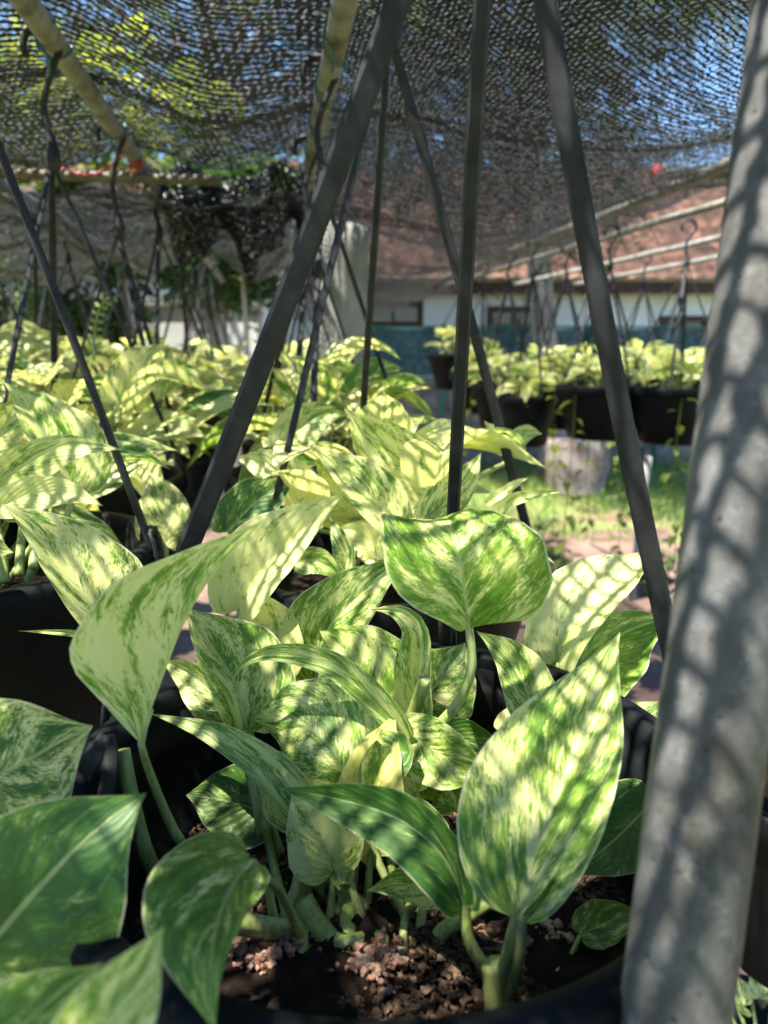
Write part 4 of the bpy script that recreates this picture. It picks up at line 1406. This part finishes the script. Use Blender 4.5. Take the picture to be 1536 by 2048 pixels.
# sparse seedlings on the earth
for i, (px, py) in enumerate(((1105, 1150), (1120, 1175), (1245, 1175), (900, 1180), (1080, 1085), (1290, 1195), (1330, 1160))):
    p = G(px, py, .05)
    sroot = empty('weed', p)
    rgw = np.random.default_rng(i)
    tag(sroot, ['small dark weed on the red earth left of the pale upright stake', 'low dark weed right of another weed on the red earth', 'dark leafy weed beside the foot of the pale stake', 'low weed seen behind the large central leaf', 'small weed at the edge of the grass', 'weed on the red earth next to the steel post', 'upper weed near the steel post'][i], 'weed', 'weeds on the red earth')
    mb = MB()
    lv, lf, sd2 = [], [], []
    for k in range(6):
        t2 = rgw.uniform(0, 6.28)
        e = np.array([math.cos(t2) * .05, math.sin(t2) * .05, rgw.uniform(.08, .2)])
        mb.tube([p, p + e], .003, 5)
        for q in range(3):
            d = np.array([math.cos(t2 + q * 2), math.sin(t2 + q * 2), .2])
            bb = p + e * (1 - .2 * q)
            a_, b_, _ = blade([bb, bb + d * .04, bb + d * .07 - np.array([0, 0, .02])], .022, 20, 20, ref=[0, 0, 1], nt=5, ns=2, seed=rgw.random())
            lf.append(b_ + len(lv) * len(a_))
            lv.append(a_)
            sd2.append(np.full(len(a_), rgw.random()))
    mb.build('stem', M['vine'], sroot, seed=.3)
    mk('leaves', np.concatenate(lv), np.concatenate(lf), M['bush'], sroot, seed=np.concatenate(sd2))

# pale stake
mb = MB()
s0, s1 = G(1262, 1205, .04), None
s1 = s0 + np.array([.03, .0, .72])
mb.tube(np.linspace(s0, s1, 6), .018, 12)
o = mb.build('stake', M['concrete'], None)
tag(o, 'slim pale pipe stake standing on the red earth behind the right hanger strap', 'stake')

# stone block on the grass
c = G(1150, 985, 0.02)
mb = MB()
rgs = np.random.default_rng(3)
w, h, dp_ = .26, .47, .2
nz, na = 9, 20
v, f = [], []
for i in range(nz):
    for k in range(na):
        a = k / na * 2 * math.pi
        sq = 1 / max(abs(math.cos(a)), abs(math.sin(a))) ** .8
        tpz = .80 + .2 * min(1, i / 4)
        v.append((c[0] + w * tpz * math.cos(a) * sq * rgs.uniform(.95, 1.04), c[1] + dp_ * math.sin(a) * sq * rgs.uniform(.95, 1.04), c[2] + h * i / (nz - 1) + rgs.normal(0, .008)))
for i in range(nz - 1):
    for k in range(na):
        f.append((i * na + k, i * na + (k + 1) % na, (i + 1) * na + (k + 1) % na, (i + 1) * na + k))
f.append(tuple((nz - 1) * na + k for k in range(na)))
o = mk('stone_block', v, f, M['stone'], None)
tag(o, 'pale weathered stone block standing on the grass below the hanging pots', 'stone')

# concrete post among the beds
cpx = Y(682, 700, 2.12)
mb = MB()
mb.tube(np.array([[cpx[0], 2.12, 0], [cpx[0], 2.12, .8], [cpx[0] + .004, 2.12, 1.5], [cpx[0] + .01, 2.12, PIPE_Z - .02]]), .072, 28)
o = mb.build('concrete_post', M['concrete'], None)
tag(o, 'round grey concrete post among the left beds behind the hanger straps', 'post')

# ------------------------------------------------------------------ house
def wall_with_windows(name, x0, x1, y, z0, z1, wins, mat, root, th=.18):
    """front wall at y, real openings"""
    mb = MB()
    xsn = sorted({x0, x1, *[w[0] for w in wins], *[w[1] for w in wins]})
    for a, b in zip(xsn[:-1], xsn[1:]):
        hit = [w for w in wins if w[0] <= a + 1e-6 and w[1] >= b - 1e-6]
        if not hit:
            mb.box((a, y, z0), (b, y + th, z1))
        else:
            w = hit[0]
            mb.box((a, y, z0), (b, y + th, w[2]))
            mb.box((a, y, w[3]), (b, y + th, z1))
    wobj = mb.build('wall', mat, root, smooth=False)
    for (a, b, c, d) in wins:
        t = .05
        fm = MB()
        fm.box((a - .03, y - .03, c - .03), (a + t, y + .1, d + .03))
        fm.box((b - t, y - .03, c - .03), (b + .03, y + .1, d + .03))
        fm.box((a + t, y - .028, c - .03), (b - t, y + .1, c + t))
        fm.box((a + t, y - .028, d - t), (b - t, y + .1, d + .03))
        fm.box(((a + b) / 2 - .02, y - .01, c + t), ((a + b) / 2 + .02, y + .06, d - t))
        fo = fm.build('window', M['wood'], root, smooth=False)
        pm = MB()
        pm.box((a + t, y + .03, c + t), ((a + b) / 2 - .02, y + .045, d - t))
        pm.box(((a + b) / 2 + .02, y + .03, c + t), (b - t, y + .045, d - t))
        pm.build('pane', M['glass'], fo, smooth=False)


def tiled_roof(root, x0, x1, y0, z0, y1, z1, name='roof'):
    nx = int((x1 - x0) / .045)
    ncourse = int(math.hypot(y1 - y0, z1 - z0) / .30)
    X = np.linspace(x0, x1, nx)
    sl = np.array([0, y1 - y0, z1 - z0]) / math.hypot(y1 - y0, z1 - z0)
    nrm = np.array([0, -sl[2], sl[1]])
    Lr = math.hypot(y1 - y0, z1 - z0)
    rows = []
    rg2 = np.random.default_rng(8)
    for c_ in range(ncourse):
        jitter = rg2.normal(0, .008, nx)
        for s_, up_ in ((c_ / ncourse, .05), ((c_ + .97) / ncourse, .012)):
            wv = .035 * np.abs(np.sin(X * math.pi / .22)) + jitter * .6
            pt = np.array([0, y0, z0]) + sl * Lr * s_
            rows.append(np.stack([X, pt[1] + nrm[1] * (up_ + wv), pt[2] + nrm[2] * (up_ + wv)], 1))
    Vv = np.concatenate(rows)
    nr = len(rows)
    idx = np.arange(nr * nx).reshape(nr, nx)
    Ff = np.stack([idx[:-1, :-1], idx[:-1, 1:], idx[1:, 1:], idx[1:, :-1]], -1).reshape(-1, 4)
    return mk(name, Vv, Ff, M['tile'], root, smooth=False)


HY = 11.5
def hx(px):
    return Y(px, 640, HY)[0]
def hz(py):
    return Y(768, py, HY)[2]
house = empty('house', (3, HY, 0))
tag(house, 'long low white house with brown framed windows and red clay tile roof behind the fence', 'house')
wins = [(hx(730), hx(842), hz(650), hz(606)), (hx(978), hx(1075), hz(655), hz(617)), (hx(1322), hx(1415), hz(676), hz(636)), (hx(1600), hx(1700), hz(676), hz(636))]
wall_with_windows('wall', hx(600), hx(1950), HY, 0, hz(545), wins, M['wall_white'], house)
mb = MB()
mb.box((hx(1949), HY + .003, 0), (hx(1950) + .17, HY + 5, hz(545)))
mb.box((hx(600), HY + .19, 0), (hx(600) + .18, HY + 5, hz(545)))
mb.build('side_wall', M['wall_white'], house, smooth=False)
ez = hz(572) + .02
rf = tiled_roof(house, hx(560), hx(2000), HY - .38, ez, HY + 3.4, ez + 2.35)
mb = MB()
mb.box((hx(560), HY - .37, ez - .16), (hx(2000), HY - .33, ez + .01))
for x in np.arange(hx(570), hx(1990), .75):
    mb.box((x, HY - .33, ez - .12), (x + .07, HY - .003, ez - .02))
mb.build('eaves_board', M['wood'], house, smooth=False)

# cream outbuilding on the left
H2Y = 8.6
def h2x(px):
    return Y(px, 640, H2Y)[0]
def h2z(py):
    return Y(768, py, H2Y)[2]
hut = empty('house', (h2x(350), H2Y, 0))
tag(hut, 'cream rendered outbuilding with one brown framed window and tiled eaves on the left', 'house')
wall_with_windows('wall', h2x(-900), h2x(566), H2Y, 0, h2z(520), [(h2x(433), h2x(516), h2z(606), h2z(586))], M['wall_cream'], hut)
mb = MB()
mb.box((h2x(566) - .18, H2Y + .183, 0), (h2x(566), H2Y + 3, h2z(520)))
mb.build('side_wall', M['wall_cream'], hut, smooth=False)
tiled_roof(hut, h2x(-950), h2x(585), H2Y - .16, h2z(515), H2Y + 2.4, h2z(515) + 1.5)
mb = MB()
mb.box((h2x(-950), H2Y - .15, h2z(518) - .10), (h2x(585), H2Y - .12, h2z(518)))
mb.build('eaves_board', M['wood'], hut, smooth=False)

# grey boundary wall left
BWY = 6.2
mb = MB()
mb.box((Y(-700, 640, BWY)[0], BWY, 0), (Y(520, 640, BWY)[0], BWY + .14, Y(0, 612, BWY)[2]))
o = mb.build('boundary_wall', M['wall_grey'], None, smooth=False)
tag(o, 'grey rendered boundary wall behind the left beds', 'wall')
cb = MB()
cb.box((Y(-700, 640, BWY)[0], BWY - .03, Y(0, 612, BWY)[2] + .001), (Y(523, 640, BWY)[0], BWY + .17, Y(0, 598, BWY)[2]))
cb.build('coping', M['concrete'], o, smooth=False)

# green cloth fence
FY = 8.0
fx = [Y(p, 700, FY)[0] for p in (738, 885, 1030, 1175, 1320, 1465, 1610)]
fence = empty('fence', (fx[0], FY, 0))
tag(fence, 'blue-green cloth fence on green posts in front of the white house', 'fence')
zt, zb = Y(768, 655, FY)[2], Y(768, 752, FY)[2]
Xf = np.linspace(fx[0], fx[-1], 160)
Zf = np.linspace(0, 1, 12)
vv = np.array([[x, FY + .025 * math.sin(x * 8 + z * 3) + .03 * math.sin(x * 2.3) * z, zb + (zt - zb) * z - .02 * math.sin((x - fx[0]) / (fx[1] - fx[0]) * math.pi) ** 2 * z] for z in Zf for x in Xf])
idx = np.arange(len(vv)).reshape(12, 160)
mk('fence_cloth', vv, np.stack([idx[:-1, :-1], idx[:-1, 1:], idx[1:, 1:], idx[1:, :-1]], -1).reshape(-1, 4), M['fence_mesh'], fence)
for x in fx:
    mb = MB()
    mb.tube([(x, FY - .05, 0), (x, FY - .05, zt + .03)], .025, 10)
    mb.build('fence_post', M['fence_post'], fence)
mb = MB()
mb.tube([(fx[0], FY - .05, zt + .005), (fx[-1], FY - .05, zt + .005)], .012, 8)
mb.build('top_rail', M['fence_post'], fence)
mb = MB()
rgw = np.random.default_rng(6)
for i, (z0, z1) in enumerate(((0, .2), (.203, .42), (.423, .62), (.623, zb - .03))):
    x = fx[0] - 4 - rgw.uniform(0, .5)
    while x < fx[-1] + 2:
        L = rgw.uniform(.3, .62)
        mb.box((x, FY + .12 - rgw.uniform(0, .03), z0), (x + L - .012, FY + .4, z1 - rgw.uniform(0, .012)))
        x += L
o = mb.build('stone_wall', M['stone'], None, smooth=False)
tag(o, 'low wall of rough stone blocks under the green cloth fence', 'wall')

# ------------------------------------------------------------------ trees
SUN_EL, SUN_AZ = R_(66), R_(-121)       # azimuth from straight ahead, negative = left
sv = np.array([math.sin(SUN_AZ) * math.cos(SUN_EL), math.cos(SUN_AZ) * math.cos(SUN_EL), math.sin(SUN_EL)])
def frond_cloud(centres, rg, L=.34, pairs=9, lw=.02, ll=.075, droop=.5, outward=None):
    """feathery compound leaves; every leaflet is its own little blade"""
    n = len(centres)
    th = rg.uniform(0, 2 * math.pi, n)
    el = rg.uniform(-.6, .35, n)
    d = np.stack([np.cos(th) * np.cos(el), np.sin(th) * np.cos(el), np.sin(el)], 1)
    if outward is not None:
        d = d + outward * .8
        d /= np.linalg.norm(d, axis=1)[:, None]
    sd = np.cross(d, [0, 0, 1.0])
    sd /= np.linalg.norm(sd, axis=1)[:, None] + 1e-9
    up = np.cross(sd, d)
    roll = rg.normal(0, .5, n)[:, None]
    sd, up = sd * np.cos(roll) + up * np.sin(roll), up * np.cos(roll) - sd * np.sin(roll)
    Ls = L * rg.uniform(.7, 1.3, n)[:, None]
    V, S = [], []
    seedv = rg.random(n)
    for k in range(pairs):
        t = (k + .6) / pairs
        b = centres + d * Ls * t - np.array([0, 0, 1.0]) * Ls * droop * t * t
        sc = (1 - .55 * abs(t - .45) * 1.3)
        for sg in (-1, 1):
            tip = b + (sd * sg * .9 + d * .45 - up * .2) * ll * sc
            m1 = (b + tip) / 2 + d * lw * sc
            m2 = (b + tip) / 2 - d * lw * sc
            V.append(np.stack([b, m1, tip, m2], 1))
            S.append(np.repeat(np.clip(seedv + rg.normal(0, .08, n), 0, 1)[:, None], 4, 1))
    V = np.stack(V, 1).reshape(-1, 3)
    S = np.stack(S, 1).reshape(-1)
    return V, np.arange(len(V)).reshape(-1, 4), S


def tree(name, base, height, crown_c, crown_r, n, mat, seed, label, trunk_r=.16, clumps=26, L=.34, group='trees over the yard', lean=(0, 0), shell=.55, pairs=9):
    rg = np.random.default_rng(seed)
    base = np.asarray(base, float)
    crown_c = np.asarray(crown_c, float)
    crown_r = np.asarray(crown_r, float)
    root = empty(name, base)
    tag(root, label, 'tree', group)
    mb = MB()
    fork = base * .35 + crown_c * .65
    fork[2] = max(crown_c[2] - crown_r[2] * .7, base[2] + .8)
    mid = (base + fork) / 2 + np.array([rg.normal(0, .1), rg.normal(0, .1), 0])
    tp = catmull([base, mid, fork], 14)
    rr = np.linspace(trunk_r, trunk_r * .72, 14)
    rr[0] *= 1.35
    rr[1] *= 1.12
    mb.tube(tp, rr, 16)
    cl = []
    for i in range(clumps):
        u = rg.normal(0, 1, 3)
        u /= np.linalg.norm(u)
        cl.append(crown_c + crown_r * u * rg.uniform(shell, 1.0))
    cl = np.array(cl)
    trunk = mb.build('trunk', M['bark'], root)
    lb = MB()
    for c in cl[:14]:
        m_ = (fork + c) / 2 + rg.normal(0, .12, 3) + np.array([0, 0, .15])
        lb.tube(catmull([fork, m_, c], 8), np.linspace(trunk_r * .42, .012, 8), 7)
    lb.build('limbs', M['bark'], trunk)
    which = rg.integers(0, clumps, n)
    sp = crown_r * .30
    off = rg.normal(0, 1, (n, 3)) * sp * rg.uniform(.5, 1.1, (clumps, 1))[which]
    pts = cl[which] + off
    outw = off / (np.linalg.norm(off, axis=1)[:, None] + 1e-6)
    V, Fq, S = frond_cloud(pts, rg, L=L, outward=outw, pairs=pairs, lw=.02 * L / .34, ll=.075 * L / .34 * 1.2)
    mk('crown', V, Fq, mat, root, smooth=False, seed=S)
    return root


def at(px, py, y):
    return Y(px, py, y)


tb = G(1112, 985, 0)
tb = np.array([Y(1112, 900, 7.2)[0], 7.2, 0])
tree('shade_tree', tb, 4, [Y(1010, 100, 7.4)[0], 7.4, 4.25], [1.65, 2.0, 1.5], 3000, M['tree_dark'], 1, 'shade tree with pale trunk before the white house and a dark feathery crown', .135, 30, .36)
tree('shade_tree', [Y(430, 700, 9.3)[0], 9.3, 0], 5, [Y(420, 120, 8.2)[0], 8.2, 4.7], [2.5, 2.2, 1.5], 2600, M['tree_dark'], 2, 'broad dark feathery tree left of the middle pipe behind the net', .16, 34, .36)
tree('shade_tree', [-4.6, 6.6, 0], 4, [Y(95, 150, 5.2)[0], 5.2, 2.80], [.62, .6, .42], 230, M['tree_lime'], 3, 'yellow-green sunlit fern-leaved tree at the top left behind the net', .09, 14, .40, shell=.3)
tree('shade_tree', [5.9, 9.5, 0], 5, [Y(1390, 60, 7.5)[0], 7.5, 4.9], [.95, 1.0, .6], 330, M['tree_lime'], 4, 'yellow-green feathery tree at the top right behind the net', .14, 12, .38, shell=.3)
tree('shade_tree', [-1.2, 16.8, 0], 7, [-2.2, 16.8, 4.2], [4.2, 2.2, 1.3], 1500, M['tree_dark'], 5, 'tall dark tree rising behind the roof of the outbuilding', .25, 34, .6)
tree('shade_tree', [5.2, 17.5, 0], 7, [4.2, 17.5, 4.6], [2.9, 2.2, 1.3], 1000, M['tree_dark'], 6, 'tall dark tree rising behind the white house roof', .25, 26, .6)
tree('shade_tree', [-8.5, 13, 0], 7, [-8.0, 13, 4.4], [2.6, 2.2, 1.9], 1300, M['tree_dark'], 7, 'tall tree behind the outbuilding at the far left', .25, 26, .6)


# unseen tree behind the camera, added to dapple the front plants with shade
def added_tree():
    rg = np.random.default_rng(77)
    base = np.array([-3.6, -2.2, 0.0])
    root = empty('shade_tree', base)
    tag(root, 'unseen tree added so its bough dapples the front plants with shade', 'tree', 'trees over the yard')
    spots = [P(120, 1660, .24), P(300, 1330, .30), P(640, 200, .33), P(1130, 1930, .26), P(900, 1960, .25)]
    rad = [.020, .026, .022, .018, .016]
    fork = np.array([-2.4, -1.2, 3.2])
    mb = MB()
    mb.tube(catmull([base, [-3.3, -2.0, 1.8], fork], 14), np.linspace(.17, .09, 14), 14)
    tr_ = mb.build('trunk', M['bark'], root)
    lb = MB()
    pts = []
    for sp, r in zip(spots, rad):
        c = sp + sv * rg.uniform(2.3, 2.6)
        lb.tube(catmull([fork, (fork + c) / 2 + rg.normal(0, .06, 3), c], 7), np.linspace(.03, .006, 7), 6)
        m_ = int(10 + 15000 * r * r)
        pts.append(c + rg.normal(0, 1, (m_, 3)) * r * .9)
    for k in range(16):
        c = fork + np.array([rg.uniform(-1.2, .2), rg.uniform(-1.4, .2), rg.uniform(.2, 1.2)])
        pts.append(c + rg.normal(0, 1, (30, 3)) * .18)
    lb.build('limbs', M['bark'], tr_)
    pts = np.concatenate(pts)
    V, Fq, S = frond_cloud(pts, rg, L=.06, pairs=5, lw=.006, ll=.02)
    mk('crown', V, Fq, M['tree_dark'], root, smooth=False, seed=S)


def bush(c, r, n, seed, label, mat='bush'):
    rg = np.random.default_rng(seed)
    c = np.asarray(c, float)
    root = empty('bush', [c[0], c[1], 0])
    tag(root, label, 'bush', 'dark bushes behind the left beds')
    mb = MB()
    for k in range(9):
        u = rg.normal(0, 1, 3)
        u /= np.linalg.norm(u)
        e = c + u * np.asarray(r) * .7
        mb.tube(catmull([[c[0] + rg.normal(0, .05), c[1], 0], (np.array([c[0], c[1], 0]) + e) / 2 + rg.normal(0, .1, 3) * [1, 1, 0], e], 7), np.linspace(.035, .008, 7), 6)
    mb.build('trunk', M['bark'], root)
    u = rg.normal(0, 1, (n, 3))
    u /= np.linalg.norm(u, axis=1)[:, None]
    pts = c + u * np.asarray(r) * (rg.uniform(.35, 1, n) ** .5)[:, None] * (1 + .25 * np.sin(u[:, :1] * 7) * np.cos(u[:, 2:] * 5))
    V, Fq, S = frond_cloud(pts, rg, L=.22, pairs=5, lw=.026, ll=.075, outward=u)
    mk('crown', V, Fq, M[mat], root, smooth=False, seed=S)


bush([Y(165, 530, 5.4)[0], 5.4, 1.75], [.32, .4, .6], 700, 41, 'dark leafy bush in front of the grey boundary wall at the left')
bush([Y(440, 420, 5.0)[0], 5.0, 2.05], [.42, .4, .38], 700, 42, 'dark rounded bush top showing behind the crumpled net fold')
bush([Y(320, 470, 5.3)[0], 5.3, Y(320, 462, 5.3)[2]], [.62, .4, .17], 700, 44, 'dark wide bush in front of the cream outbuilding wall')
bush([Y(-40, 480, 5.8)[0], 5.8, 1.85], [.55, .45, .8], 800, 43, 'dark bush at the left edge behind the hanging net')

added_tree()

# ------------------------------------------------------------------ sky and sun
ld = bpy.data.lights.new('sun', 'SUN')
ld.energy = 5.0
ld.angle = R_(.48)
ld.color = (1.0, .94, .82)
lo_ = bpy.data.objects.new('sun', ld)
col.objects.link(lo_)
lo_.rotation_euler = Vector(sv).to_track_quat('Z', 'Y').to_euler()
lo_.location = (0, 0, 20)
w = bpy.data.worlds.new('World')
scene.world = w
w.use_nodes = True
nt = w.node_tree
bg = nt.nodes['Background']
sky = nt.nodes.new('ShaderNodeTexSky')
sky.sky_type = 'NISHITA'
sky.sun_disc = False
sky.sun_elevation = SUN_EL
sky.sun_rotation = SUN_AZ
sky.air_density = 1.0
sky.dust_density = .1
sky.ozone_density = 4.0
hs_ = nt.nodes.new('ShaderNodeHueSaturation')
hs_.inputs['Saturation'].default_value = 1.12
nt.links.new(sky.outputs[0], hs_.inputs['Color'])
nt.links.new(hs_.outputs[0], bg.inputs[0])
bg.inputs[1].default_value = .085
vs_ = scene.view_settings
vs_.view_transform = 'Standard'
vs_.look = 'None'
vs_.exposure = 2.1
vs_.gamma = 1
cy = scene.cycles
cy.max_bounces = 10
cy.diffuse_bounces = 4
cy.transmission_bounces = 6
cy.use_denoising = True
